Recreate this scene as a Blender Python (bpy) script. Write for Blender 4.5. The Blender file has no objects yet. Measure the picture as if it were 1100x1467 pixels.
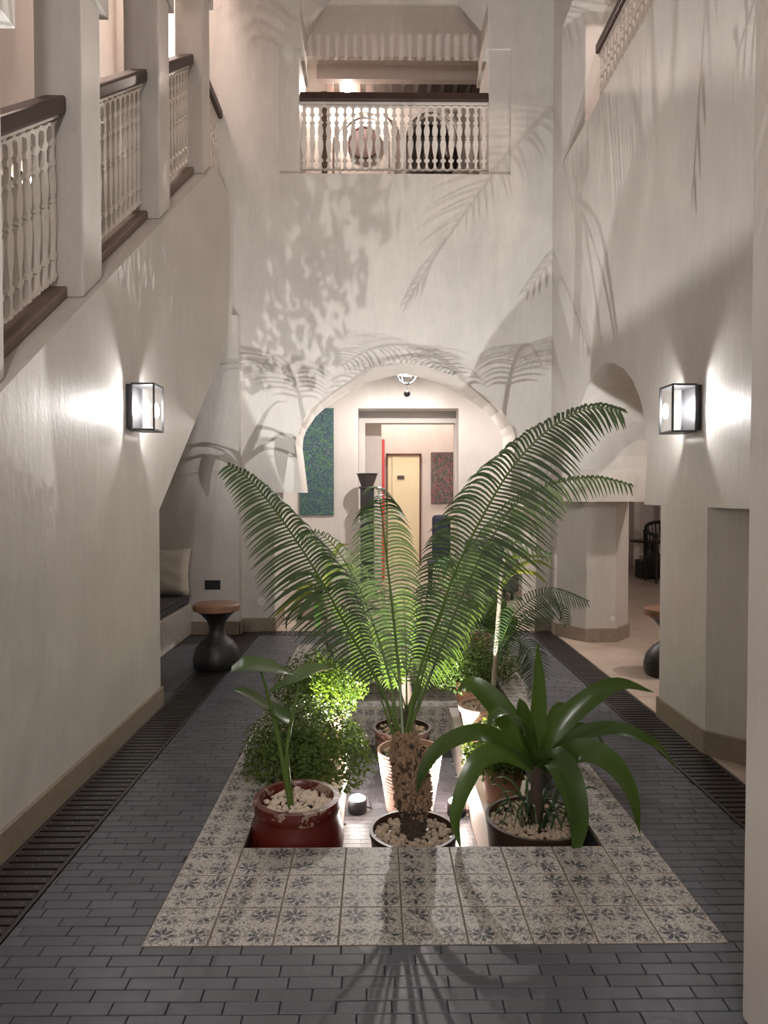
import bpy, bmesh, math, random
from mathutils import Vector, Matrix
R = math.radians
rnd = random.Random(7)
scene = bpy.context.scene
col = scene.collection

# ------------------------------------------------------------------ camera
FPX = 1015.0
CAMZ = 1.42
PITCH, YAW = math.atan(26.5 / FPX), math.atan(10 / FPX)
cd = bpy.data.cameras.new('camera'); cam = bpy.data.objects.new('camera', cd); col.objects.link(cam)
cam.location = (0, 0, CAMZ); cam.rotation_euler = (math.pi / 2 - PITCH, 0, -YAW)
cd.sensor_fit = 'HORIZONTAL'; cd.sensor_width = 36; cd.lens = 36 * FPX / 1100; cd.clip_end = 100
scene.camera = cam
CM = cam.rotation_euler.to_matrix()
def ray(u, v): return CM @ Vector(((u - 550) / FPX, -(v - 733.5) / FPX, -1))
def at(u, v, Y):                      # point seen at pixel (u, v) at distance Y along the court
    d = ray(u, v); return Vector((0, 0, CAMZ)) + d * (Y / d.y)
def atx(u, v, X):
    d = ray(u, v); return Vector((0, 0, CAMZ)) + d * (X / d.x)

# ------------------------------------------------------------------ world, exposure
w = bpy.data.worlds.new('night'); scene.world = w; w.use_nodes = True
w.node_tree.nodes['Background'].inputs[0].default_value = (1, .93, .86, 1)
w.node_tree.nodes['Background'].inputs[1].default_value = .02
vs = scene.view_settings
vs.view_transform = 'Standard'; vs.look = 'None'; vs.exposure = .85; vs.gamma = 1; vs.use_curve_mapping = False
SCONCE_W, PIT_W = 480.0, 125.0       # emission strengths of the bulbs and spot lenses
BEAM_W = 300.0                                          # upward beam of the pit spots

def lamp(name, kind, loc, power, color=(1, .9, .8), size=.1, rot=(0, 0, 0), size_y=None):
    l = bpy.data.lights.new(name, kind); l.energy = power; l.color = color
    if kind == 'AREA':
        l.size = size
        if size_y: l.shape = 'RECTANGLE'; l.size_y = size_y
    else: l.shadow_soft_size = size
    o = bpy.data.objects.new(name, l); col.objects.link(o); o.location = loc; o.rotation_euler = rot
    return o
# lamps of the place that stand outside the picture
lamp('hall_lamp_offscreen', 'POINT', (-.2, -1.8, 3.0), 150, (1, .93, .9), .2)          # hall behind the viewer: lights the near pillar
lamp('side_room_lamp_offscreen', 'POINT', (3.6, 5.0, 4.05), 130, (1, .88, .8), .05)    # casts the stool's shadow on the beige floor
lamp('gallery_lamp_offscreen', 'POINT', (3.2, 5.2, 7.0), 85, (1, .80, .70), .2)        # lit upper gallery
lamp('stair_lamp_offscreen', 'POINT', (-2.3, 5.6, 7.4), 70, (1, .78, .68), .2)         # lit stairwell
# ceiling lamp behind the doorway lintel: its cone falls on the cream door
lamp('inner_room_lamp', 'POINT', (.5, 12.9, 3.75), 85, (1, .86, .78), .05)

# ------------------------------------------------------------------ material helpers
class NT:
    def __init__(s, name):
        s.m = bpy.data.materials.new(name); s.m.use_nodes = True; s.t = s.m.node_tree
        s.b = s.t.nodes['Principled BSDF']; s.out = s.t.nodes['Material Output']
    def n(s, typ, **kw):
        n = s.t.nodes.new(typ)
        for k, v in kw.items(): setattr(n, k, v)
        return n
    def put(s, sock, v):
        if hasattr(v, 'is_output'): s.t.links.new(v, sock)
        elif isinstance(v, tuple): sock.default_value = v if len(v) == 4 or sock.type == 'VECTOR' else (*v, 1)
        else: sock.default_value = v
    def math(s, op, a, b=0, c=0, clamp=False):
        n = s.n('ShaderNodeMath', operation=op, use_clamp=clamp)
        s.put(n.inputs[0], a); s.put(n.inputs[1], b); s.put(n.inputs[2], c); return n.outputs[0]
    def mix(s, f, a, b, blend='MIX'):
        n = s.n('ShaderNodeMix', data_type='RGBA', blend_type=blend)
        s.put(n.inputs[0], f); s.put(n.inputs[6], a); s.put(n.inputs[7], b); return n.outputs[2]
    def obj(s): return s.n('ShaderNodeTexCoord').outputs['Object']
    def geo(s): return s.n('ShaderNodeNewGeometry').outputs['Position']
    def mapv(s, v, scale=(1, 1, 1), loc=(0, 0, 0)):
        n = s.n('ShaderNodeMapping'); s.put(n.inputs[0], v); n.inputs['Scale'].default_value = scale; s.put(n.inputs['Location'], loc); return n.outputs[0]
    def noise(s, v, scale, detail=4, rough=.55, dist=0):
        n = s.n('ShaderNodeTexNoise'); s.put(n.inputs['Vector'], v); n.inputs['Scale'].default_value = scale
        n.inputs['Detail'].default_value = detail; n.inputs['Roughness'].default_value = rough; n.inputs['Distortion'].default_value = dist; return n.outputs[0]
    def vor(s, v, scale, feature='F1', out=0):
        n = s.n('ShaderNodeTexVoronoi', feature=feature); s.put(n.inputs['Vector'], v); n.inputs['Scale'].default_value = scale; return n.outputs[out]
    def ramp(s, f, *stops):
        n = s.n('ShaderNodeValToRGB'); s.put(n.inputs[0], f); e = n.color_ramp.elements
        while len(e) < len(stops): e.new(.5)
        for el, (p, c) in zip(e, stops): el.position = p; el.color = (*c, 1) if isinstance(c, tuple) else (c, c, c, 1)
        return n.outputs[0]
    def set(s, **kw):
        for k, v in kw.items(): s.put(s.b.inputs[k.replace('_', ' ')], v)
        return s
    def bump(s, h, strength=.2, dist=.01):
        n = s.n('ShaderNodeBump'); n.inputs['Strength'].default_value = strength; n.inputs['Distance'].default_value = dist
        s.put(n.inputs['Height'], h); s.t.links.new(n.outputs[0], s.b.inputs['Normal']); return s

def plain(name, c, rough=.5, var=.15, scale=12, metal=0, bump=.0, spec=.5):
    k = NT(name); f = k.noise(k.obj(), scale)
    k.set(Base_Color=k.mix(f, tuple(x * (1 - var) for x in c), tuple(x * (1 + var) for x in c)), Roughness=rough, Metallic=metal)
    k.b.inputs['Specular IOR Level'].default_value = spec
    if bump: k.bump(k.noise(k.obj(), scale * 3), bump, .005)
    return k.m
def plaster(name, c, rough=.42, var=.12):
    k = NT(name); p = k.geo()
    a = k.noise(p, 1.3, 5, .6, .6); b = k.noise(k.mapv(p, (5, 5, 1.2)), 2.2, 5, .65, 1.2); d = k.noise(p, 38, 3)
    f = k.math('ADD', k.math('MULTIPLY', a, .55), k.math('MULTIPLY', b, .45))
    f = k.ramp(f, (.32, 0.), (.7, 1.))
    lo = tuple(x * (1 - var * 1.3) for x in c); hi = tuple(min(.9, x * (1 + var * .8)) for x in c)
    k.set(Base_Color=k.mix(f, lo, hi), Roughness=k.math('ADD', rough - .1, k.math('MULTIPLY', b, .25)))
    k.bump(k.math('ADD', b, k.math('MULTIPLY', d, .25)), .22, .012)
    return k.m
def leaf(name, c1, c2, trans=.35, rough=.35):
    k = NT(name)
    g = k.n('ShaderNodeNewGeometry').outputs['Random Per Island']; o = k.n('ShaderNodeObjectInfo').outputs['Random']
    f = k.math('FRACT', k.math('ADD', g, o)); f = k.math('ADD', k.math('MULTIPLY', f, .6), k.math('MULTIPLY', k.noise(k.geo(), 9), .5))
    c = k.mix(f, c1, c2); k.set(Base_Color=c, Roughness=rough)
    t = k.n('ShaderNodeBsdfTranslucent'); k.put(t.inputs[0], k.mix(.5, c, (c2[0] * 1.9, c2[1] * 1.7, c2[2] * .7)))
    m = k.n('ShaderNodeMixShader'); m.inputs[0].default_value = trans
    k.t.links.new(k.b.outputs[0], m.inputs[1]); k.t.links.new(t.outputs[0], m.inputs[2]); k.t.links.new(m.outputs[0], k.out.inputs[0])
    return k.m
def glow(name, c, s):
    k = NT(name); k.set(Base_Color=c, Emission_Color=c, Emission_Strength=s); return k.m

M = {}
M['plaster'] = plaster('pale_plaster', (.56, .528, .492))
M['plaster_warm_tint'] = plaster('warm_light_tinted_plaster', (.60, .54, .50), .5, .07)  # near-neutral plaster: warm lamps make it pink, a trace tinted into the colour
M['plaster_white'] = plaster('white_plaster', (.66, .62, .58), .5, .06)
M['stone'] = plain('skirting_stone', (.25, .195, .15), .6, .35, 30, bump=.2)
M['wood'] = plain('dark_brown_wood', (.032, .014, .009), .42, .4, 9)
M['wood_grey'] = plain('weathered_wood', (.15, .11, .085), .55, .35, 10)
M['fret'] = plain('painted_fretwork', (.62, .58, .53), .5, .08)
M['slat'] = plain('grate_slat', (.016, .012, .011), .38, .4, 20)
M['screw'] = plain('screw_head', (.4, .4, .4), .35, .1, metal=1)
M['black_metal'] = plain('black_metal', (.012, .012, .014), .4, .1)
M['black_wood'] = plain('black_burnt_wood', (.012, .011, .011), .45, .5, 14, bump=.3)
M['stool_top'] = plain('stool_top_wood', (.20, .10, .06), .4, .35, 14)
M['gravel'] = plain('gravel', (.45, .36, .27), .8, .35, 20)
M['soil'] = plain('soil', (.03, .02, .015), .9, .4, 40)
M['terracotta'] = plain('terracotta', (.34, .16, .10), .7, .25, 14)
M['brown_glaze'] = plain('brown_glazed_clay', (.045, .022, .014), .35, .4, 9)
M['pale_pot'] = plain('pale_pot', (.40, .25, .20), .6, .2, 9)
M['stem'] = leaf('green_stem', (.06, .12, .02), (.14, .22, .05), .15)
M['cycad'] = leaf('cycad_leaf', (.033, .058, .033), (.066, .10, .054), .25, .24)
M['cycad_bright'] = leaf('young_cycad_leaf', (.045, .095, .02), (.10, .17, .04), .35, .32)
M['cycad_dark'] = leaf('dark_cycad_leaf', (.02, .045, .018), (.045, .08, .03), .2, .35)
M['dracaena'] = leaf('dracaena_leaf', (.028, .060, .010), (.060, .112, .022), .28, .26)
M['strap_yellow'] = leaf('yellowing_leaf', (.10, .14, .02), (.22, .24, .05), .35, .4)
M['fern'] = leaf('fern_leaf', (.034, .070, .010), (.10, .158, .024), .35, .5)
M['alocasia'] = leaf('alocasia_leaf', (.05, .105, .03), (.10, .17, .05), .35, .3)
M['bark'] = plain('cycad_bark', (.25, .165, .10), .85, .6, 45, bump=.4)
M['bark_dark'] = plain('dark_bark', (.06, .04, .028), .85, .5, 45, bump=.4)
M['pale_bark'] = plain('pale_bark', (.28, .24, .18), .8, .4, 25)
M['grey_fabric'] = plain('grey_fabric', (.06, .06, .065), .9, .15, 40)
M['cream_fabric'] = plain('cream_linen', (.55, .50, .44), .9, .08, 30)
M['pink_fabric'] = plain('pale_pink_fabric', (.62, .47, .42), .8, .06)
M['bulb'] = glow('bulb_glow', (1, .98, .97), SCONCE_W)
M['lens'] = glow('lens_glow', (1, .98, .93), PIT_W)
M['lit_panel'] = glow('lit_window', (1, .9, .74), 2.2)
M['lit_white'] = glow('lit_doorway', (1, .92, .86), 1.6)
M['door_cream'] = plain('cream_door_paint', (.72, .63, .42), .5, .04)
M['door_frame'] = plain('mahogany_frame', (.09, .028, .016), .4, .2)
M['red'] = plain('red_paint', (.65, .03, .03), .5, .05)
M['white_plastic'] = plain('white_plastic', (.7, .68, .64), .4, .03)
M['clay_bowl'] = plain('dark_bowl', (.05, .04, .04), .3, .4, 20)
M['round_lattice'] = plain('carved_lattice', (.07, .035, .03), .6, .8, 30, bump=.4)

def mk_glass():
    k = NT('clear_glass'); t = k.n('ShaderNodeBsdfTransparent'); g = k.n('ShaderNodeBsdfGlossy'); g.inputs['Roughness'].default_value = .05
    m = k.n('ShaderNodeMixShader'); m.inputs[0].default_value = .07
    k.t.links.new(t.outputs[0], m.inputs[1]); k.t.links.new(g.outputs[0], m.inputs[2]); k.t.links.new(m.outputs[0], k.out.inputs[0]); return k.m
M['glass'] = mk_glass()

def mk_brick():
    k = NT('slate_blue_floor_brick')
    r = k.math('FRACT', k.math('ADD', k.n('ShaderNodeObjectInfo').outputs['Random'], k.n('ShaderNodeNewGeometry').outputs['Random Per Island']))
    p = k.geo(); f = k.math('ADD', k.math('MULTIPLY', r, .6), k.math('MULTIPLY', k.noise(p, 14, 5, .7), .5))
    k.set(Base_Color=k.mix(f, (.046, .050, .062), (.088, .094, .112)), Roughness=k.math('ADD', .26, k.math('MULTIPLY', k.noise(p, 25), .3)))
    k.bump(k.noise(p, 60, 3), .12, .004); return k.m
M['brick'] = mk_brick()
M['grout'] = plain('dark_grout', (.05, .052, .058), .85, .25, 60)
M['tile_grout'] = plain('brown_grout', (.14, .115, .09), .85, .2, 60)

def mk_terrazzo():
    k = NT('beige_stone_floor'); p = k.geo(); a = k.noise(p, 3, 6, .7); b = k.noise(p, 60, 3, .8)
    f = k.math('ADD', k.math('MULTIPLY', a, .6), k.math('MULTIPLY', b, .4))
    k.set(Base_Color=k.mix(k.ramp(f, (.35, 0.), (.65, 1.)), (.33, .26, .21), (.52, .43, .36)), Roughness=.35); return k.m
M['terrazzo'] = mk_terrazzo()

TS = .206
def mk_tile():
    # printed tile: four eight-petalled rosettes in a lace of fine marks, worn away in patches
    k = NT('patterned_cement_tile')
    sep = k.n('ShaderNodeSeparateXYZ'); k.put(sep.inputs[0], k.mapv(k.obj(), (2 / TS, 2 / TS, 2 / TS), (.0, .0, 0)))
    def cell(o): return k.math('SUBTRACT', k.math('FRACT', k.math('ADD', o, 10.0)), .5)
    x, y = cell(sep.outputs[0]), cell(sep.outputs[1])
    r = k.math('SQRT', k.math('ADD', k.math('MULTIPLY', x, x), k.math('MULTIPLY', y, y)))
    th = k.math('ARCTAN2', y, x)
    pet = k.math('ABSOLUTE', k.math('COSINE', k.math('MULTIPLY', th, 4)))           # 8 lobes
    lim = k.math('ADD', .15, k.math('MULTIPLY', pet, .26))
    flower = k.math('MULTIPLY', k.math('LESS_THAN', r, lim), k.math('GREATER_THAN', pet, .36))
    ring = k.math('LESS_THAN', k.math('ABSOLUTE', k.math('SUBTRACT', r, k.math('ADD', .40, k.math('MULTIPLY', pet, .035)))), .022)
    heart = k.math('LESS_THAN', r, .045)
    rn = k.n('ShaderNodeObjectInfo').outputs['Random']
    cmb = k.n('ShaderNodeCombineXYZ'); k.put(cmb.inputs[0], k.math('MULTIPLY', rn, 37)); k.put(cmb.inputs[1], k.math('MULTIPLY', rn, 91)); 
    vp = k.n('ShaderNodeVectorMath', operation='ADD'); k.put(vp.inputs[0], k.obj()); k.put(vp.inputs[1], cmb.outputs[0]); v = vp.outputs[0]
    lace = k.math('LESS_THAN', k.vor(v, 95, 'DISTANCE_TO_EDGE'), .095)
    lace = k.math('MULTIPLY', lace, k.math('GREATER_THAN', k.noise(v, 120, 2), .45))
    worn = k.ramp(k.noise(v, 13, 4, .6), (.40, 0.), (.52, 1.)); worn2 = k.ramp(k.noise(v, 55, 3, .7), (.36, 0.), (.48, 1.))
    mk = k.math('MULTIPLY', k.math('MAXIMUM', flower, k.math('MULTIPLY', ring, .8)), k.math('MULTIPLY', worn, k.math('ADD', .35, k.math('MULTIPLY', worn2, .65))))
    mk = k.math('MAXIMUM', mk, k.math('MULTIPLY', lace, k.math('MULTIPLY', .85, worn2)))
    mk = k.math('MULTIPLY', mk, k.math('SUBTRACT', 1.0, heart))
    base = k.mix(k.noise(v, 8, 5, .6), (.38, .35, .31), (.55, .52, .475))
    k.set(Base_Color=k.mix(mk, base, k.mix(flower, (.075, .07, .065), (.022, .03, .045))), Roughness=.45)
    k.bump(k.noise(v, 80, 2), .08, .003); return k.m
M['tile'] = mk_tile()

def mk_canvas(name, stops, sc=22):
    k = NT(name); o = k.obj(); n1 = k.noise(o, 5, 6, .7, 1.5); v = k.vor(k.mapv(o, (1, 1, 1)), sc, out=1)
    s = k.n('ShaderNodeSeparateColor'); k.put(s.inputs[0], v)
    f = k.math('ADD', k.math('MULTIPLY', n1, .6), k.math('MULTIPLY', s.outputs[0], .45))
    c = k.ramp(f, *stops); line = k.math('LESS_THAN', k.vor(o, sc * 1.6, 'DISTANCE_TO_EDGE'), .035)
    k.set(Base_Color=k.mix(k.math('MULTIPLY', line, .5), c, (.5, .6, .5)), Roughness=.5); return k.m
M['art_teal'] = mk_canvas('teal_abstract_paint', ((.3, (.003, .018, .06)), (.5, (.004, .05, .085)), (.66, (.008, .08, .06)), (.8, (.05, .16, .03)), (.95, (.2, .3, .12))), 34)
M['art_mixed'] = mk_canvas('dark_mixed_abstract_paint', ((.35, (.008, .008, .014)), (.5, (.035, .018, .03)), (.62, (.18, .015, .025)), (.74, (.03, .05, .05)), (.9, (.35, .22, .06))), 24)
def mk_ikat():
    k = NT('dark_woven_stripe'); o = k.mapv(k.geo(), (1, 1, 1)); w1 = k.n('ShaderNodeTexWave', wave_type='BANDS', bands_direction='Y'); k.put(w1.inputs[0], o); w1.inputs['Scale'].default_value = 14; w1.inputs['Distortion'].default_value = 1.5
    w2 = k.n('ShaderNodeTexWave', wave_type='BANDS', bands_direction='DIAGONAL'); k.put(w2.inputs[0], o); w2.inputs['Scale'].default_value = 24; w2.inputs['Distortion'].default_value = 2
    f = k.math('MULTIPLY', w1.outputs[1], w2.outputs[1]); k.set(Base_Color=k.mix(k.ramp(f, (.2, 0.), (.6, 1.)), (.035, .035, .045), (.20, .19, .19)), Roughness=.9); return k.m
M['ikat'] = mk_ikat()

# ------------------------------------------------------------------ mesh helpers
class MB:
    def __init__(s): s.v = []; s.f = []
    def add(s, vs, fs):
        b = len(s.v); s.v += [tuple(p) for p in vs]; s.f += [tuple(i + b for i in f) for f in fs]; return s
    def box(s, x0, x1, y0, y1, z0, z1):
        return s.add([(x0,y0,z0),(x1,y0,z0),(x1,y1,z0),(x0,y1,z0),(x0,y0,z1),(x1,y0,z1),(x1,y1,z1),(x0,y1,z1)],
                     [(0,3,2,1),(4,5,6,7),(0,1,5,4),(1,2,6,5),(2,3,7,6),(3,0,4,7)])
    def prism(s, pts, vec):               # polygon (3D points) swept by vec
        n = len(pts); vec = Vector(vec); a = [Vector(p) for p in pts]; b = [p + vec for p in a]
        return s.add(a + b, [tuple(range(n))[::-1], tuple(range(n, 2 * n))] + [(i, (i + 1) % n, n + (i + 1) % n, n + i) for i in range(n)])
    def lathe(s, prof, c=(0, 0, 0), seg=40, close=True):
        n = len(prof); vs = []; fs = []
        for i in range(seg):
            a = 2 * math.pi * i / seg
            vs += [(c[0] + r * math.cos(a), c[1] + r * math.sin(a), c[2] + z) for r, z in prof]
        for i in range(seg):
            j = (i + 1) % seg
            fs += [(i * n + k, j * n + k, j * n + k + 1, i * n + k + 1) for k in range(n - 1)]
        if close:
            fs.append(tuple(i * n for i in range(seg))[::-1]); fs.append(tuple(i * n + n - 1 for i in range(seg)))
        return s.add(vs, fs)
    def tube(s, pts, rad, seg=8):
        pts = [Vector(p) for p in pts]; n = len(pts)
        if not hasattr(rad, '__len__'): rad = [rad] * n
        vs = []; up = Vector((.13, .31, .94))
        for i, p in enumerate(pts):
            t = (pts[min(i + 1, n - 1)] - pts[max(i - 1, 0)]).normalized()
            a = t.cross(up)
            if a.length < .05: a = t.cross(Vector((1, 0, 0)))
            a.normalize(); b = t.cross(a)
            vs += [p + (a * math.cos(2 * math.pi * k / seg) + b * math.sin(2 * math.pi * k / seg)) * rad[i] for k in range(seg)]
        fs = [(i * seg + k, i * seg + (k + 1) % seg, (i + 1) * seg + (k + 1) % seg, (i + 1) * seg + k) for i in range(n - 1) for k in range(seg)]
        fs += [tuple(range(seg))[::-1], tuple(range((n - 1) * seg, n * seg))]
        return s.add(vs, fs)
    def mesh(s, name, smooth=False, org=(0, 0, 0)):
        me = bpy.data.meshes.new(name); o = Vector(org)
        me.from_pydata([tuple(Vector(p) - o) for p in s.v], [], s.f); me.update()
        bm = bmesh.new(); bm.from_mesh(me); bmesh.ops.recalc_face_normals(bm, faces=bm.faces); bm.to_mesh(me); bm.free()
        if smooth:
            for p in me.polygons: p.use_smooth = True
        return me
    def build(s, name, mat, parent=None, smooth=False, bevel=0, org=None):
        if org is None: org = parent_org(parent) if parent else base_of(s.v)
        o = bpy.data.objects.new(name, s.mesh(name, smooth, org)); col.objects.link(o)
        o.data.materials.append(M[mat] if isinstance(mat, str) else mat)
        if parent: o.parent = parent
        else: o.location = org
        if bevel:
            b = o.modifiers.new('bevel', 'BEVEL'); b.width = bevel; b.segments = 2; b.limit_method = 'ANGLE'
        if smooth:
            o.data.set_sharp_from_angle(angle=R(40))
        return o
def base_of(vs):
    xs, ys, zs = zip(*vs); return ((min(xs) + max(xs)) / 2, (min(ys) + max(ys)) / 2, min(zs))
def parent_org(p):
    o = Vector((0, 0, 0))
    while p: o += p.location; p = p.parent
    return o
def link(me, name, loc, parent=None, mat=None, rot=None, scale=None):
    o = bpy.data.objects.new(name, me); col.objects.link(o)
    if parent: o.parent = parent; o.location = Vector(loc) - parent_org(parent)
    else: o.location = loc
    if rot: o.rotation_euler = rot
    if scale: o.scale = scale
    if mat and not me.materials: me.materials.append(M[mat])
    return o
def tag(o, label, cat, group=None, kind=None):
    o['label'] = label; o['category'] = cat
    if group: o['group'] = group
    if kind: o['kind'] = kind
    return o
def thing(name, loc, label, cat, group=None):
    o = bpy.data.objects.new(name, None); col.objects.link(o); o.location = loc; o.empty_display_size = .1
    return tag(o, label, cat, group)
def struct(name, mb, mat, label, cat, bevel=0):
    return tag(mb.build(name, mat, bevel=bevel), label, cat, kind='structure')
def crom(pts, n):                          # Catmull-Rom through points
    P = [Vector(p) for p in pts]; P = [P[0] * 2 - P[1]] + P + [P[-1] * 2 - P[-2]]; m = len(P) - 3; out = []
    for i in range(n + 1):
        x = i / n * m; k = min(int(x), m - 1); t = x - k; a, b, c, d = P[k:k + 4]
        out.append(.5 * ((2 * b) + (c - a) * t + (2 * a - 5 * b + 4 * c - d) * t * t + (3 * b - a - 3 * c + d) * t ** 3))
    return out

# ------------------------------------------------------------------ key dimensions
XL, XR, YB, TH = -1.45, 1.79, 7.28, .70          # left wall, right wall, back wall, wall thickness
PX0, PX1, PY0, PY1 = -.535, .907, 2.808, 6.06    # planting pit
BX0, BX1, BY0, BY1 = PX0 - TS, PX1 + TS, PY0 - 3 * TS, PY1 + 3 * TS
LZ, FZ, LW = -.30, -.60, .33                     # pit ledge, pit floor, ledge width
DX0, DX1, EX0, EX1 = -1.432, -1.189, 1.554, 1.79 # left and right drain
def zledge(y): return 1.79 + .69 * (y - 2.725) if y < 6.43 else 1.79 + .69 * (6.43 - 2.725)
ZL = zledge(7)
UP = 4.72
UG = 4.60                                        # upper floor level

# ------------------------------------------------------------------ floor
fl = MB()
for b in ((-3.2, PX0 - .004, -3.5, 15), (PX1 + .004, 8.2, -3.5, 15), (PX0 - .004, PX1 + .004, -3.5, PY0 - .004), (PX0 - .004, PX1 + .004, PY1 + .004, 15)):
    fl.box(b[0], b[1], b[2], b[3], -.75, -.008)
floor = struct('floor', fl, 'grout', 'dark slate-blue brick floor around the tiled planting pit with beige stone beyond', 'floor')
BW, BH, GAP = .155, .05, .0028
bb = MB().box(-BW / 2 + GAP / 2, BW / 2 - GAP / 2, -BH / 2 + GAP / 2, BH / 2 - GAP / 2, -.012, 0)
bm = bmesh.new(); tmp = bb.mesh('brick'); bm.from_mesh(tmp)
bmesh.ops.bevel(bm, geom=[e for e in bm.edges if all(v.co.z > -.001 for v in e.verts)], offset=.0018, segments=1, affect='EDGES'); bm.to_mesh(tmp); bm.free()
tmp.materials.append(M['brick'])
bricks = []
row = 0; y = 1.35
while y < YB - .22:
    yc = y + BH / 2; off = (row * .37 + rnd.random() * .25) % 1 * BW
    spans = [(DX1 + .004, EX0 - .004)]
    if yc > BY0 and yc < BY1: spans = [(DX1 + .004, BX0), (BX1, EX0 - .004)]
    if 4.6 < yc < 7.12: spans.append((-1.87, DX0 - .03))
    for a, b in spans:
        x = a - off
        while x < b:
            l, r_ = max(x, a), min(x + BW, b)
            if r_ - l > .012: bricks.append(((l + r_) / 2, yc, (r_ - l) / BW))
            x += BW
    y += BH; row += 1
def seen(b):
    u = 540 + b[0] * FPX / b[1]; v = 707 + CAMZ * FPX / b[1]; return -20 < u < 1070 and v < 1490
near = sorted([b for b in bricks if seen(b)], key=lambda b: b[1])[:300]; ns = set(near)
for (x, yc, sc) in near:
    link(tmp, 'brick', (x, yc, rnd.uniform(-.0012, .0004)), floor, scale=(sc, 1, 1), rot=(R(rnd.uniform(-.5, .5)), R(rnd.uniform(-.25, .25)), R(rnd.uniform(-.3, .3))))
rest = MB()
for b in bricks:
    if b in ns: continue
    dz = rnd.uniform(-.001, .0004)
    rest.add([(b[0] + v.co.x * b[2], b[1] + v.co.y, v.co.z + dz) for v in tmp.vertices], [tuple(p.vertices) for p in tmp.polygons])
o = rest.build('brick_paving', 'brick', floor); o['kind'] = 'stuff'
# patterned border tiles
tb = MB().box(-TS / 2 + .0026, TS / 2 - .0026, -TS / 2 + .0026, TS / 2 - .0026, -.012, .002)
tm = tb.mesh('patterned_tile'); bm = bmesh.new(); bm.from_mesh(tm)
bmesh.ops.bevel(bm, geom=[e for e in bm.edges if all(v.co.z > 0 for v in e.verts)], offset=.0015, segments=1, affect='EDGES'); bm.to_mesh(tm); bm.free(); tm.materials.append(M['tile'])
def tile(x, y, z=0, rot=None, parent=floor, sy=1): return link(tm, 'patterned_tile', (x, y, z), parent, rot=rot or (0, 0, rnd.choice((0, 1, 2, 3)) * math.pi / 2), scale=(1, sy, 1))
g = MB().box(BX0, BX1, BY0, PY0, -.02, .0006).box(BX0, BX1, PY1, BY1, -.02, .0006).box(BX0, PX0, PY0, PY1, -.02, .0006).box(PX1, BX1, PY0, PY1, -.02, .0006)
g.build('tile_bed', 'tile_grout', floor)
for i in range(9):
    for j in range(3):
        tile(BX0 + (i + .5) * TS, BY0 + (j + .5) * TS); tile(BX0 + (i + .5) * TS, PY1 + (j + .5) * TS)
ny = 16; sy = (PY1 - PY0) / ny / TS
for j in range(ny):
    for x in (BX0 + TS / 2, PX1 + TS / 2):
        link(tm, 'patterned_tile', (x, PY0 + (j + .5) * TS * sy, 0), floor, scale=(1, sy, 1))
# beige stone slabs of the side and back rooms
sl = MB().box(-.398, .398, -.398, .398, -.012, 0); slm = sl.mesh('stone_slab'); slm.materials.append(M['terrazzo'])
for i in range(6):
    for j in range(15): link(slm, 'stone_slab', (EX1 + .412 + .8 * i, 2.9 + .8 * j, 0), floor)
for i in range(4):
    for j in range(9): link(slm, 'stone_slab', (-1.0 + .8 * i, YB + .4 + .8 * j, 0), floor)
# ------------------------------------------------------------------ planting pit
IX0, IX1, IY0, IY1 = PX0 + LW, PX1 - LW, PY0 + LW, 5.65
pit = MB()
for b in ((PX0, IX0, PY0, PY1), (IX1, PX1, PY0, PY1), (IX0, IX1, PY0, IY0), (IX0, IX1, IY1, PY1)): pit.box(*b, -.74, LZ)
pit.box(PX0, PX1, PY0, PY1, -.75, FZ - .01)
pito = struct('planting_pit', pit, 'plaster_white', 'sunken planting pit with plastered ledges and tiled back', 'pit')
nx = 4; sx = (IX1 - IX0) / nx / TS
for i in range(nx):
    for z in (LZ - TS * .73, LZ - TS * .73 - .0): pass
for i in range(nx):
    for j in range(2):
        zc = LZ - .075 - .15 * j
        o = link(tm, 'wall_tile', (IX0 + (i + .5) * TS * sx, IY1 - .010, zc), pito, rot=(math.pi / 2, 0, 0), scale=(sx, .15 / TS, 1))
for i in range(7):
    link(tm, 'wall_tile', (PX0 + (i + .5) * TS, PY1 - .010, LZ + .15), pito, rot=(math.pi / 2, 0, 0), scale=(1, .3 / TS, 1))
for i in range(7):
    for j in range(2): link(tm, 'ledge_tile', (PX0 + (i + .5) * TS, IY1 + (j + .5) * (PY1 - IY1) / 2 - .004, LZ + .010), pito, scale=(1, .98, 1))
pm = MB(); yy = IY0
while yy < IY1 - .01:
    x = IX0 - rnd.random() * .12
    while x < IX1:
        l, r_ = max(x, IX0), min(x + .13, IX1)
        if r_ - l > .02: pm.box(l + .001, r_ - .001, yy + .001, min(yy + .05, IY1) - .001, FZ - .01, FZ)
        x += .13
    yy += .05
o = pm.build('pit_paving', 'brick', pito); o['kind'] = 'stuff'

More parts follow.
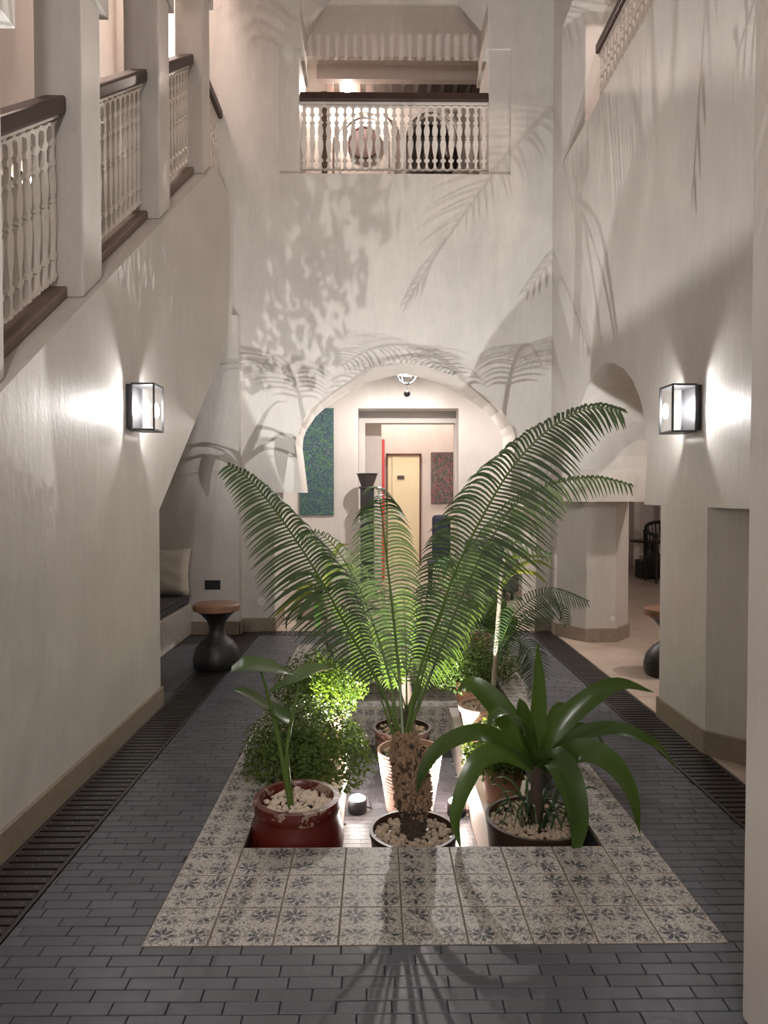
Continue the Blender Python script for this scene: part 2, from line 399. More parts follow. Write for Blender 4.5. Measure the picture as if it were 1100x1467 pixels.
# ------------------------------------------------------------------ drain grates
def grate(label, x0, x1, y0, y1, along='Y', screws=False):
    t = thing('drain_grate', ((x0 + x1) / 2, (y0 + y1) / 2, -.008), label, 'drain grate', 'slatted drain grates')
    e = .016
    fr = MB()
    if along == 'Y': fr.box(x0, x0 + e, y0, y1, -.008, .004).box(x1 - e, x1, y0, y1, -.008, .004)
    else: fr.box(x0, x1, y0, y0 + e, -.008, .004).box(x0, x1, y1 - e, y1, -.008, .004)
    fr.build('frame', 'slat', t, bevel=.002)
    MB().box(x0 + e, x1 - e, y0, y1, -.0079, -.0065).build('well', 'black_metal', t)
    L = (x1 - x0 if along == 'Y' else y1 - y0) - 2 * e - .002
    s = MB().box(-L / 2, L / 2, -.018, .018, -.0065, .003) if along == 'Y' else MB().box(-.018, .018, -L / 2, L / 2, -.0065, .003)
    me = s.mesh('slat'); me.materials.append(M['slat']); sc = MB(); n = int((y1 - y0 if along == 'Y' else x1 - x0) / .05)
    for i in range(n):
        c = (i + .5) * .05
        p = ((x0 + x1) / 2, y0 + c, 0) if along == 'Y' else (x0 + c, (y0 + y1) / 2, 0)
        link(me, 'slat', p, t, rot=(0, 0, R(rnd.uniform(-.4, .4))))
        if screws and p[1] < 4.2:
            for dx in (-.36, 0, .36): sc.lathe([(.0028, 0), (.0028, .0012)], (p[0] + dx * (x1 - x0), p[1], .003), 6)
    if sc.v: sc.build('screws', 'screw', t)['kind'] = 'stuff'
    return t
grate('dark slatted wooden drain grate along the wall under the stair', DX0, DX1, 1.6, YB - .05, screws=True)
grate('dark slatted wooden drain grate between brick floor and the octagonal piers', EX0, EX1, 1.9, YB - .05, screws=True)
grate('short dark slatted drain grate across the foot of the big arch', DX1 + .01, EX0 - .01, YB - .21, YB - .01, 'X')

# ------------------------------------------------------------------ left wall (stair string) and alcove
WT = .27
def yz(x, pts): return [(x, a, b) for a, b in pts]
lw = MB().prism(yz(XL, [(-3.5, 0), (4.73, 0), (4.73, 1.31), (6.117, 2.30), (YB, 3.10), (YB, ZL), (6.43, ZL), (2.725, 1.79), (.15, .02), (-3.5, .02)]), (-WT, 0, 0))
struct('wall_left', lw, 'plaster', 'pale plaster wall rising under the stair with a sloping top ledge', 'wall')
MB_ = MB().box(XL, XL + .018, -2, 4.73, 0, .125).box(XL - .2, XL + .018, 4.73, 4.748, 0, .125)
struct('baseboard_left', MB_, 'stone', 'brown stone skirting along the wall under the stair', 'skirting', .004)
al = MB().prism([(-2.62, 3.0, -.0), (-2.62, YB, 0), (-2.62, YB, 9.0), (-2.62, 3.0, 9.0)], (-.15, 0, 0)).box(-2.62, -2.47, 3.0, -3.2, 0, 9) 
al = MB().box(-2.80, -2.62, -3.5, 8.4, 0, 9)
struct('wall_stair', al, 'plaster_warm_tint', 'tall pink-lit plaster wall on the far side of the stair', 'wall')
ae = MB().box(-2.62, XL + .06, 7.13, YB + .2, 0, 3.2)
struct('wall_alcove', ae, 'plaster', 'end wall of the bench alcove below the stair', 'wall')
struct('baseboard_alcove', MB().box(-1.868, XL + .075, 7.11, 7.13, 0, .13).box(XL + .06, XL + .078, 7.11, YB - .02, 0, .13), 'stone', 'brown stone skirting at the end of the bench alcove', 'skirting', .004)
# stair flight
st = MB(); n = 24; y0, y1 = .4, 6.35
for i in range(n):
    a = y0 + (y1 - y0) * i / n; z = (i + 1) * (ZL - .10) / n
    st.prism(yz(XL - WT, [(a, z - .17), (a, z), (a + (y1 - y0) / n, z), (a + (y1 - y0) / n, z - .02), (a + (y1 - y0) / n, z - .42 if i else z - .2)]), (-(2.62 + XL - WT) if 0 else -(2.62 - WT + XL), 0, 0))
st.box(-2.62, XL - WT, 6.35, YB, ZL - .4, ZL - .10)
struct('staircase', st, 'plaster', 'plastered stair flight climbing behind the balustrade', 'staircase')
# arcade columns on the ledge
CX0, CX1 = XL - WT, XL - .03
cols = [(2.60, 2.85), (3.62, 3.87), (4.90, 5.15), (6.14, 6.39)]
for i, (a, b) in enumerate(cols):
    zs = zledge(a) + 1.60
    t = thing('stair_column', ((CX0 + CX1) / 2, (a + b) / 2, zledge(a)), ['square plaster column on the stair ledge, lowest of the four', 'square plaster column on the stair ledge, second one up from the lowest', 'square plaster column on the stair ledge, third one up from the lowest', 'square plaster column on the stair ledge, beside the landing'][i], 'column', 'stair columns')
    MB().prism(yz(CX0, [(a, zledge(a) + .001), (b, zledge(b) + .001), (b, zs), (a, zs)]), (CX1 - CX0, 0, 0)).build('shaft', 'plaster', t, bevel=.012)
    MB().box(CX0 - .01, CX1 + .015, a - .09, b + .09, zs, zs + .5).build('corbel', 'plaster', t, bevel=.006)
# wall above the stair arcade, stepped arches
for i in range(len(cols)):
    a = cols[i][1] + .09; za = zledge(cols[i][0]) + 2.1
    b = cols[i + 1][0] - .09 if i < 3 else YB; zb = zledge(cols[i + 1][0]) + 2.1 if i < 3 else za + .3
    ap = max(za, zb) + .35
    pts = [(a - .43, za), (a, za)] + [(a + (b - a) * t, za + (zb - za) * t + (ap - (za + zb) / 2) * 4 * t * (1 - t) * .8) for t in (.1, .25, .4, .55, .7, .85)] + [(b, zb), (b, 9), (a - .43, 9)]
    struct('wall_arcade' if i == 0 else 'wall_arcade.%03d' % i, MB().prism(yz(CX0, pts), (CX1 - CX0 + .01, 0, 0)), 'plaster', 'plaster arch spandrel above the stair balustrade, ' + ['over the lowest bay', 'over the second bay', 'over the third bay', 'over the landing'][i], 'wall')
struct('wall_arcade.004', MB().box(CX0, CX1 + .01, -3.5, 2.5, 5.2, 9), 'plaster', 'plaster wall above the foot of the stair', 'wall')

# ------------------------------------------------------------------ fretwork balustrades
PROF = [(0, .2), (.05, .17), (.09, .12), (.13, .13), (.145, .32), (.165, .32), (.18, .13), (.22, .14), (.33, .30), (.40, .36), (.46, .30), (.49, .15), (.505, .30), (.52, .15), (.56, .30), (.62, .36), (.67, .28), (.72, .15), (.735, .32), (.755, .32), (.77, .13), (.84, .12), (.86, .30), (.88, .30), (.9, .14), (.95, .17), (1, .2)]
def baluster_mesh(s, h, slope, th=.022):
    m = MB()
    pr = [(-hw * s, t * h) for t, hw in PROF] + [(hw * s, t * h) for t, hw in reversed(PROF)]
    # along local x, flat board thickness in y
    n = len(PROF)
    for i in range(n - 1):
        (t0, h0), (t1, h1) = PROF[i], PROF[i + 1]
        q = [(-h0 * s, -th / 2, t0 * h), (h0 * s, -th / 2, t0 * h), (h1 * s, -th / 2, t1 * h), (-h1 * s, -th / 2, t1 * h)]
        q = [(x, yy, z + x * slope) for x, yy, z in q]
        m.add(q + [(x, th / 2, z) for x, yy, z in q], [(0, 1, 2, 3), (7, 6, 5, 4), (1, 5, 6, 2), (3, 7, 4, 0)])
    for zc, sg in ((h * .95, 1), (h * .06, -1)):        # linking loops
        N = 8
        ring = []
        for k in range(N + 1):
            a = math.pi * k / N
            for rr in (.34, .52):
                x = s / 2 + rr * s * math.cos(a); z = zc + sg * rr * s * math.sin(a) + x * slope
                ring += [(x, -th / 2, z), (x, th / 2, z)]
        fs = []
        for k in range(N):
            b = k * 4; c = b + 4
            fs += [(b, b + 2, c + 2, c), (b + 1, c + 1, c + 3, b + 3), (b, c, c + 1, b + 1), (b + 2, b + 3, c + 3, c + 2)]
        m.add(ring, fs)
    me = m.mesh('baluster'); me.materials.append(M['fret']); return me
def balustrade(label, a, b, slope, s, h, rail_h=.09, rail_w=.12, gap=.06, bottom=True):
    a, b = Vector(a), Vector(b); d = b - a; flat = Vector((d.x, d.y, 0)); L = flat.length; ang = math.atan2(d.y, d.x); nrm = Vector((-flat.y, flat.x, 0)).normalized()
    t = thing('balustrade', a, label, 'balustrade', 'white fretwork balustrades')
    n = max(2, int(L / s)); s = L / n; me = baluster_mesh(s, h, slope)
    for i in range(n):
        p = a + d * ((i + .5) / n); link(me, 'baluster', (p.x, p.y, p.z + gap), t, rot=(0, 0, ang))
    z1 = gap + h + s * .45
    m = MB().prism([a + nrm * (rail_w / 2) + Vector((0, 0, z1)), a - nrm * (rail_w / 2) + Vector((0, 0, z1)), a - nrm * (rail_w / 2) + Vector((0, 0, z1 + rail_h)), a + nrm * (rail_w / 2) + Vector((0, 0, z1 + rail_h))], d)
    m.build('handrail', 'wood', t, bevel=.014)
    m = MB().prism([a + nrm * .02 + Vector((0, 0, z1 - .022)), a - nrm * .02 + Vector((0, 0, z1 - .022)), a - nrm * .02 + Vector((0, 0, z1)), a + nrm * .02 + Vector((0, 0, z1))], d); m.build('top_strip', 'fret', t)
    if bottom:
        m = MB().prism([a + nrm * .055, a - nrm * .055, a - nrm * .055 + Vector((0, 0, .06)), a + nrm * .055 + Vector((0, 0, .06))], d); m.build('bottom_rail', 'wood_grey', t, bevel=.01)
    return t
RX = -1.615
nm = ['on the lowest stair bay', 'on the middle stair bay', 'on the third stair bay']
for i in range(3):
    a, b = cols[i][1], cols[i + 1][0]
    balustrade('white fretwork balustrade with dark sloping handrail ' + nm[i], (RX, a, zledge(a) + .002), (RX, b, zledge(b) + .002), (zledge(b) - zledge(a)) / (b - a), .085, .78, gap=.10)
balustrade('short level fretwork balustrade at the stair landing', (RX, 6.45, ZL + .002), (RX, YB - .01, ZL + .002), 0, .1, .74)
# ------------------------------------------------------------------ back wall with keel arch and balcony
ACX = at(581, 600, YB).x
half = [(431.6, 706), (429.5, 690), (426, 660), (423, 636), (424.5, 620), (429, 608), (443, 587), (457, 574), (474, 562), (498, 547), (523, 534.5), (552, 525), (572, 521), (581, 519)]
L_ = [(at(u, v, YB).x, at(u, v, YB).z) for u, v in half]
zs = L_[0][1]; jx = at(393.5, 850, YB).x
curve = L_ + [(2 * ACX - x, z) for x, z in reversed(L_[:-1])]
BZ = at(560, 249, YB).z; bx0, bx1 = at(428.5, 200, YB).x, at(700.5, 200, YB).x
def xz(pts, y): return [(x, y, z) for x, z in pts]
bwl = MB().prism(xz([(-2.62, 3.2), (XL - .0, 3.2), (XL, 0), (jx, 0), (jx, zs)] + curve + [(2 * ACX - jx, zs), (2 * ACX - jx, 0), (XR + .71, 0), (XR + .71, BZ), (-2.62, BZ)], YB), (0, TH, 0))
zi = at(415, 68, YB).z
bwl.prism(xz([(-2.62, BZ), (bx0 - .2, BZ), (bx0 - .2, 9), (-2.62, 9)], YB), (0, TH, 0))
bwl.prism(xz([(bx1 + .22, BZ), (XR + .71, BZ), (XR + .71, 9), (bx1 + .22, 9)], YB), (0, TH, 0))
bwl.prism(xz([(bx0 - .2, BZ), (bx0, BZ), (bx0, zi), (bx0 - .2, zi)], YB + .02), (0, TH - .04, 0))
bwl.prism(xz([(bx1, BZ), (bx1 + .22, BZ), (bx1 + .22, zi), (bx1, zi)], YB + .02), (0, TH - .04, 0))
ap = [(bx0 - .2, zi), (bx0 + .035, zi), (bx0 + .01, zi + .2), (bx0 + .02, zi + .45), (bx0 + .3, zi + .95), ((bx0 + bx1) / 2, zi + 1.35), (bx1 - .3, zi + .95), (bx1 - .02, zi + .45), (bx1 - .01, zi + .2), (bx1 - .035, zi), (bx1 + .22, zi), (bx1 + .22, 9), (bx0 - .2, 9)]
bwl.prism(xz(ap, YB), (0, TH, 0))
struct('wall_back', bwl, 'plaster', 'tall pale plaster wall with keel-shaped arch and balcony opening', 'wall')
struct('baseboard_back', MB().box(XL + .06, jx + .012, YB - .016, YB, 0, .14).box(jx - .004, jx + .012, YB, YB + .68, 0, .14).box(2 * ACX - jx - .012, XR, YB - .016, YB, 0, .14), 'stone', 'brown stone skirting beside the big arch', 'skirting', .003)
hz = at(560, 131, YB + .1).z
balustrade('white fretwork balustrade across the upper balcony opening', (bx0 + .003, YB + .055, BZ + .002), (bx1 - .003, YB + .055, BZ + .002), 0, .081, hz - BZ - .235, .085, .1, .055, False)
# ------------------------------------------------------------------ right wall, octagonal piers, arch
YS0, YS1, ZS = 4.73, 6.45, 1.345
mid = (YS0 + YS1) / 2
rh = [(0, 0), (-.02, .12), (-.045, .3), (-.04, .42), (.0, .56), (.09, .72), (.24, .87), (.42, .98), (.62, 1.055), (.78, 1.09), (mid - YS0, 1.105)]
cr = [(YS0 + a, ZS + b) for a, b in rh] + [(YS1 - a, ZS + b) for a, b in reversed(rh[:-1])]
rw = MB().prism(yz(XR, [(3.36, ZS), (YS0, ZS)] + cr[1:-1] + [(YS1, ZS), (YB - .001, ZS), (YB - .001, UG), (-3.5, UG), (-3.5, 2.9), (1.5, 2.9), (2.45, 2.75), (3.12, 2.3), (3.33, 1.9), (3.38, 1.6)]), (TH, 0, 0))
struct('wall_right', rw, 'plaster', 'tall pale plaster wall above the horseshoe side arch', 'wall')
PB = [(XR, YB - .002), (XR, 7.02), (2.0, 6.73), (2.28, 6.73), (2.49, 6.98), (2.49, YB - .002)]
PA = [(XR, 3.82), (XR, 4.45), (1.93, 4.56), (2.35, 4.6), (2.49, 4.47), (2.49, 3.8), (2.35, 3.6), (1.98, 3.6)]
def grow(P, d):
    c = Vector((sum(p[0] for p in P) / len(P), sum(p[1] for p in P) / len(P)))
    return [tuple(Vector(p) + Vector((math.copysign(d, p[0] - c.x), math.copysign(d, p[1] - c.y)))) for p in P]
for nme, P, lab in (('octagonal_pier', PB, 'octagonal plaster pier at the far end of the side arch'), ('octagonal_pier', PA, 'octagonal plaster pier carrying a wall lantern')):
    t = thing(nme, (sum(p[0] for p in P) / len(P), sum(p[1] for p in P) / len(P), 0), lab, 'pier', 'octagonal piers')
    MB().prism([(x, y, 0) for x, y in P], (0, 0, ZS - .0005)).build('shaft', 'plaster', t)
    MB().prism([(x, y, 0) for x, y in [(min(q[0], 9), min(q[1], YB - .002)) for q in grow(P, .014)]], (0, 0, .13)).build('plinth', 'stone', t, bevel=.004)
# near pillar on the right
pp = at(1063, 1300, 1.875)
struct('wall_pillar', MB().box(pp.x, pp.x + .5, 1.3, 1.875, 0, 4.4), 'plaster_white', 'pinkish white square pillar standing on the dark brick floor', 'pillar', .012)
# upper gallery on the right
struct('floor_gallery', MB().box(XR + TH, 4.2, -3.5, YB, UG - .3, UG), 'terrazzo', 'floor slab of the upper side gallery', 'floor')
struct('wall_gallery', MB().box(4.2, 4.35, -3.5, YB + .3, UG - .3, 9), 'plaster_warm_tint', 'pink-lit plaster wall at the back of the upper side gallery', 'wall')
struct('wall_gallery_upper', MB().box(XR, XR + TH, -3.5, YB - .002, 6.9, 9), 'plaster', 'plaster wall above the upper side gallery', 'wall')
t = thing('gallery_pier', (2.14, 6.98, UG), 'plaster pier on the upper gallery beside the back wall', 'pier')
MB().prism([(x, y, UG + .003) for x, y in [(XR, YB - .002), (XR, 6.95), (1.95, 6.72), (2.33, 6.72), (2.49, 6.95), (2.49, YB - .002)]], (0, 0, 1.32)).build('shaft', 'plaster', t, bevel=.006)
MB().box(XR, 2.49, 6.55, YB - .002, UG + 1.32, 6.899).build('corbel', 'plaster', t, bevel=.006)
balustrade('white fretwork balustrade with dark handrail on the upper side gallery', (2.0, 6.42, UG + .002), (2.0, 3.0, UG + .002), 0, .085, .68, .085, .1, .02, False)
# ------------------------------------------------------------------ court ceiling, hall
struct('ceiling', MB().box(-2.8, 4.35, -3.5, YB + .7, 9, 9.15), 'plaster_white', 'plain ceiling high above the court', 'ceiling')
struct('wall_front', MB().box(-2.8, 8.2, -3.65, -3.5, 0, 9), 'plaster', 'plain plaster wall of the hall facing the court', 'wall')

# ------------------------------------------------------------------ rooms seen through the arches
YW = 10.2
d0, d1, dz = at(513, 600, YW).x, at(657, 600, YW).x, at(585, 585, YW).z
f0, f1, fz = at(523, 610, YW + .6).x, at(652, 610, YW + .6).x, at(585, 606, YW + .6).z
aw = MB().prism(xz([(-1.6, 0), (d0, 0), (d0, dz), (d1, dz), (d1, 0), (2.6, 0), (2.6, 3.9), (-1.6, 3.9)], YW), (0, .32, 0))
aw.prism(xz([(-1.6, 0), (f0, 0), (f0, fz), (f1, fz), (f1, 0), (2.6, 0), (2.6, 3.9), (-1.6, 3.9)], YW + .6), (0, .25, 0))
struct('wall_arch_room', aw, 'plaster_white', 'white plaster wall with a deep square doorway beyond the big arch', 'wall')
struct('wall_inner_room', MB().box(-1.6, 2.6, 14.0, 14.15, 0, 3.9), 'plaster_warm_tint', 'warm-lit plaster wall at the far end beyond the doorway', 'wall')
struct('wall_arch_side', MB().box(-1.75, -1.6, YB + TH, 14, 0, 3.9).box(2.49, 2.6, YB + TH, 14, 0, 3.9), 'plaster_white', 'side walls of the rooms beyond the big arch', 'wall')
struct('ceiling_arch_room', MB().box(-1.75, 2.6, YB + TH, 14.2, 3.9, 4.05), 'plaster_white', 'plain ceiling of the rooms beyond the big arch', 'ceiling')
# partition left inside the doorway
q0, q1 = at(523, 700, 11.6).x, at(546.5, 700, 11.6).x
struct('wall_partition', MB().box(q0 - .6, q1, 11.6, 11.75, 0, 3.9), 'plaster_warm_tint', 'narrow plaster return beside the red strip', 'wall')
r0, r1 = at(547, 700, 11.6).x, at(551, 700, 11.6).x
tag(MB().box(r0, r1, 11.62, 11.72, 0, at(548, 629, 11.6).z).build('red_strip', 'red', bevel=.004), 'narrow upright red strip beside the cream door', 'strip')
x0, x1, z1 = at(553, 700, 14).x, at(603, 700, 14).x, at(570, 650, 14).z
dr = MB().box(x0, x1, 13.97, 13.999, 0, z1); 
dr = MB().box(x0, x0 + .035, 13.93, 14.0, 0, z1).box(x1 - .035, x1, 13.93, 14.0, 0, z1).box(x0, x1, 13.93, 14.0, z1 - .035, z1)
do = struct('door_1', dr, 'door_frame', 'cream panelled door in a mahogany frame at the far end', 'door')
MB().box(x0 + .035, x0 + .11, 13.96, 13.995, 0, z1 - .035).build('side_panel', 'door_cream', do)
dl = MB().box(x0 + .12, x1 - .035, 13.955, 13.995, 0.005, z1 - .035).build('door_leaf', 'door_cream', do)
pz = at(574, 684, 13.95); MB().box(pz.x - .07, pz.x + .07, 13.94, 13.955, pz.z - .035, pz.z + .035).build('plaque', 'wood', dl)
def painting(name, label, u0, u1, v0, v1, Y, mat, edge):
    a, b = at(u0, v1, Y), at(u1, v0, Y); t = thing(name, ((a.x + b.x) / 2, Y, a.z), label, 'painting')
    MB().box(a.x, b.x, Y - .035, Y - .002, a.z, b.z).build('stretcher', edge, t, bevel=.003)
    MB().box(a.x + .002, b.x - .002, Y - .038, Y - .035, a.z + .002, b.z - .002).build('canvas', mat, t)
painting('tall_painting', 'tall narrow blue and green abstract canvas on the white wall', 429.6, 478, 585, 738, YW, 'art_teal', 'black_wood')
painting('small_painting', 'dark red and black patterned canvas beside the cream door', 617, 652.5, 648, 721.5, 13.98, 'art_mixed', 'door_frame')
# pedestal with bowl
pc = at(526, 700, 9.85); t = thing('pedestal', (pc.x, 9.85, 0), 'tall black square pedestal in front of the doorway', 'pedestal')
ztop = at(526, 697, 9.85).z
MB().box(pc.x - .095, pc.x + .095, 9.755, 9.945, .06, ztop - .03).build('shaft', 'black_wood', t, bevel=.006)
MB().box(pc.x - .12, pc.x + .12, 9.73, 9.97, 0, .06).build('foot', 'black_wood', t, bevel=.006)
MB().box(pc.x - .11, pc.x + .11, 9.74, 9.96, ztop - .03, ztop).build('cap', 'black_wood', t, bevel=.004)
t = thing('bowl', (pc.x, 9.85, ztop), 'dark flared bowl standing on the black pedestal', 'bowl')
MB().lathe([(.001, 0), (.085, 0), (.09, .02), (.115, .09), (.14, .165), (.145, .175), (.132, .17), (.105, .09), (.08, .03), (.001, .025)], (pc.x, 9.85, ztop), 32, False).build('body', 'clay_bowl', t, True)
MB().lathe([(.138, .166), (.149, .17), (.149, .18), (.138, .182)], (pc.x, 9.85, ztop), 32, False).build('rim', 'black_metal', t, True)
# caged pendant
pc = at(583, 540, 8.6); t = thing('pendant_lamp', (pc.x, 8.6, pc.z - .2), 'black cage pendant with a hanging ball inside the big arch', 'pendant lamp')
cg = MB()
for a in (0, 60, 120):
    cg.tube([(pc.x + .115 * math.cos(R(a)) * math.cos(R(q)), 8.6 + .115 * math.sin(R(a)) * math.cos(R(q)), pc.z + .03 + .115 * math.sin(R(q))) for q in range(180, 361, 15)], .008, 6)
cg.tube([(pc.x + .115 * math.cos(R(q)), 8.6 + .115 * math.sin(R(q)), pc.z + .03) for q in range(0, 361, 20)], .007, 6).build('cage', 'black_metal', t, True)
MB().tube([(pc.x, 8.6, pc.z + .14), (pc.x, 8.6, 3.9)], .006, 6).build('rod', 'black_metal', t, True)
MB().lathe([(.001, .14), (.03, .135), (.05, .11), (.115, .03), (.108, .03), (.045, .1), (.001, .12)], (pc.x, 8.6, pc.z), 24, False).build('cap', 'black_metal', t, True)
bc = at(583, 564, 8.6); MB().lathe([(.04 * math.sin(R(a)), -.04 * math.cos(R(a))) for a in (1, 25, 50, 75, 100, 125, 150, 179)], bc, 20).build('ball', 'black_metal', t, True)
lamp('pendant_bulb', 'POINT', (pc.x, 8.6, pc.z + .03), 150, (1, .92, .87), .025)
MB().tube([bc + Vector((0, 0, .035)), (pc.x, 8.6, pc.z - .08)], .002, 5).build('cord', 'black_metal', t)
# seats beyond the arch
def pouf(name, label, c, w, d, h, mat, cat):
    t = thing(name, c, label, cat)
    MB().box(c[0] - w / 2, c[0] + w / 2, c[1] - d / 2, c[1] + d / 2, c[2] + .03, c[2] + h).build('body', mat, t, bevel=.03)
    for sx in (-1, 1):
        for sy in (-1, 1): MB().lathe([(.02, 0), (.025, .04)], (c[0] + sx * (w / 2 - .06), c[1] + sy * (d / 2 - .06), c[2]), 10).build('foot', 'black_wood', t)
p = at(443, 891, 8.1); pouf('pouf', 'small pale pink upholstered pouf just inside the big arch', (p.x + .05, 8.15, 0), .42, .42, .22, 'pink_fabric', 'pouf')
p = at(703, 850, 9.5); t = thing('armchair', (p.x, 9.6, 0), 'dark grey upholstered armchair beyond the big arch', 'armchair')
MB().box(p.x - .3, p.x + .3, 9.3, 9.9, .12, .40).build('seat', 'grey_fabric', t, bevel=.03)
MB().box(p.x - .3, p.x + .3, 9.8, 9.98, .36, .78).build('backrest', 'grey_fabric', t, bevel=.04)
for s in (-1, 1):
    MB().box(p.x + s * .29 - .05, p.x + s * .29 + .05, 9.3, 9.9, .12, .56).build('armrest', 'grey_fabric', t, bevel=.03)
    for yy in (9.36, 9.9): MB().lathe([(.018, 0), (.025, .13)], (p.x + s * .26, yy, 0), 10).build('leg', 'black_wood', t)
p = at(633, 760, 9.9); t = thing('high_back_chair', (p.x, 9.9, 0), 'dark blue upholstered chair standing right of the doorway', 'chair')
M['navy'] = plain('navy_fabric', (.02, .024, .045), .8, .2)
MB().box(p.x - .2, p.x + .2, 9.6, 10.0, .40, .50).build('seat', 'navy', t, bevel=.03)
MB().box(p.x - .13, p.x + .13, 9.95, 10.06, .48, at(630, 738, 9.9).z).build('backrest', 'navy', t, bevel=.05)
for sx in (-1, 1):
    for yy in (9.64, 9.97): MB().lathe([(.015, 0), (.022, .41)], (p.x + sx * .17, yy, 0), 10).build('leg', 'black_wood', t)

# side room to the right
struct('wall_side_room', MB().box(2.6, 8.2, 13.6, 13.75, 0, 4.4).box(7.2, 7.35, -3.5, 13.6, 0, 4.4), 'plaster_warm_tint', 'warm-lit plaster walls of the side room beyond the horseshoe arch', 'wall')
struct('baseboard_side_room', MB().box(2.6, 7.2, 13.58, 13.6, 0, .22), 'stone', 'tan skirting along the far wall of the side room', 'skirting')
struct('ceiling_side_room', MB().box(XR + TH, 7.35, -3.5, 13.75, 4.2, 4.4), 'plaster_white', 'plain ceiling of the side room', 'ceiling')
o = struct('trim_1', MB().box(at(905, 780, 13.4).x, at(913, 780, 13.4).x, 13.3, 13.6, 0, 4.2).box(at(941.5, 780, 13.4).x, at(955, 780, 13.4).x, 13.3, 13.6, 0, 4.2), 'plaster_white', 'pale upright wall trims beside the black table in the side room', 'trim')
bmz = at(940, 632, 9.5); struct('trim_2', MB().box(bmz.x - .25, 4.6, 9.4, 9.6, bmz.z, bmz.z + .09), 'wood', 'dark wooden beam crossing the side room', 'beam')
# round table
c = at(925, 807, 11.9); tz = at(915, 775, 11.9).z
t = thing('round_table', (c.x, 11.9, 0), 'black round pedestal table in the side room', 'table')
MB().lathe([(.001, 0), (.34, 0), (.36, .012), (.36, .03), (.001, .035)], (c.x + .1, 11.9, tz - .02), 40).build('top', 'black_wood', t, True)
MB().lathe([(.05, .14), (.03, .3), (.03, tz - .02)], (c.x + .1, 11.9, 0), 16).build('column', 'black_wood', t, True)
MB().prism([(c.x - .12, 11.7, 0), (c.x + .32, 11.7, 0), (c.x + .32, 12.1, 0), (c.x - .12, 12.1, 0)], (0, 0, .3)).build('foot', 'black_wood', t, bevel=.03)
# carved armchair
c = at(937, 832, 11.2); z_ = lambda v: at(937, v, 11.2).z
t = thing('carved_chair', (c.x + .2, 11.3, 0), 'black carved wooden armchair beside the round table', 'chair')
X = c.x + .22
for sx in (-1, 1):
    for yy, zz in ((11.05, z_(767)), (11.5, z_(762))): MB().tube([(X + sx * .24, yy, 0), (X + sx * .25, yy, .2), (X + sx * .26, yy, zz)], [.018, .028, .028], 8).build('leg', 'black_wood', t, True)
    a = MB().tube([(X + sx * .26, 10.98, z_(767)), (X + sx * .27, 11.2, z_(765)), (X + sx * .25, 11.55, z_(762))], .028, 8).build('armrest', 'black_wood', t, True)
    f = MB()
    for q in range(6): f.tube([(X + sx * .25 , 11.08 + q * .08, .32), (X + sx * .25, 11.08 + q * .08 + .03, .5), (X + sx * .25, 11.08 + q * .08, .64)], .008, 5)
    f.build('side_panel', 'black_wood', t)
MB().box(X - .26, X + .26, 11.02, 11.52, .36, .44).build('seat', 'black_wood', t, bevel=.015)
f = MB()
for q in range(7): f.tube([(X - .21 + q * .07, 11.05, .06), (X - .18 + q * .07, 11.05, .2), (X - .21 + q * .07, 11.05, .36)], .009, 5)
f.build('apron', 'black_wood', t)
MB().tube([(X + .28 * math.cos(R(a)), 11.4 + .17 * math.sin(R(a)), z_(760) + .12 * math.sin(R(a))) for a in range(0, 181, 15)], .03, 8).build('top_rail', 'black_wood', t, True)
f = MB()
for a in range(15, 180, 15): f.tube([(X + .25 * math.cos(R(a)), 11.45, .44), (X + .28 * math.cos(R(a)), 11.4 + .17 * math.sin(R(a)), z_(760) + .12 * math.sin(R(a)))], .011, 5)
f.build('backrest', 'black_wood', t)

# balcony room above
YV = 9.0
nc = at(618, 200, YV); nr_ = .27
up = MB().prism([(x, YV, z) for x, z in [(-1.6, UP), (nc.x - nr_, UP)] + [(nc.x - nr_ * math.cos(R(a)), nc.z + nr_ * math.sin(R(a))) for a in range(0, 181, 15)] + [(nc.x + nr_, UP), (2.6, UP), (2.6, 7.6), (-1.6, 7.6)]], (0, .15, 0))
up.box(nc.x - .6, nc.x + .6, YV + .95, YV + 1.05, UP, 7.2).box(nc.x - .7, nc.x - .6, YV + .15, YV + 1.05, UP, 7.2).box(nc.x + .6, nc.x + .7, YV + .15, YV + 1.05, UP, 7.2).box(nc.x - .7, nc.x + .7, YV + .15, YV + 1.05, 7.2, 7.3)
struct('floor_balcony', MB().box(-1.6, 2.6, YB + TH, YV + 1.1, UP - .3, UP), 'terrazzo', 'floor slab of the room behind the balcony', 'floor')
wv = struct('wall_balcony', up, 'plaster_warm_tint', 'pink-lit wall with blind arches behind the balcony', 'wall')
def ringarch(u, v, r, dep, wd):
    m = MB(); c = at(u, v, YV); pts = []
    for k in range(17):
        a = math.pi * k / 16; pts.append((c.x + r * math.cos(a), c.z + r * math.sin(a)))
    pts = [(c.x + r, UP)] + pts + [(c.x - r, UP)]
    inn = [(c.x + (x - c.x) * (r - wd) / r, z if z == UP else c.z + (z - c.z) * (r - wd) / r) for x, z in pts]
    for i in range(len(pts) - 1):
        m.prism([(pts[i][0], YV - dep, pts[i][1]), (pts[i + 1][0], YV - dep, pts[i + 1][1]), (inn[i + 1][0], YV - dep, inn[i + 1][1]), (inn[i][0], YV - dep, inn[i][1])], (0, dep, 0))
    m.build('arch_moulding', 'plaster_white', wv)
for u in (522, 618, 714):
    ringarch(u, 200, .37, .05, .05); ringarch(u, 200, .30, .03, .03)
c = at(521.5, 204, YV - .03)
t = thing('round_grille', (c.x, YV - .03, c.z - .2), 'round dark carved grille on the wall behind the balcony', 'grille')
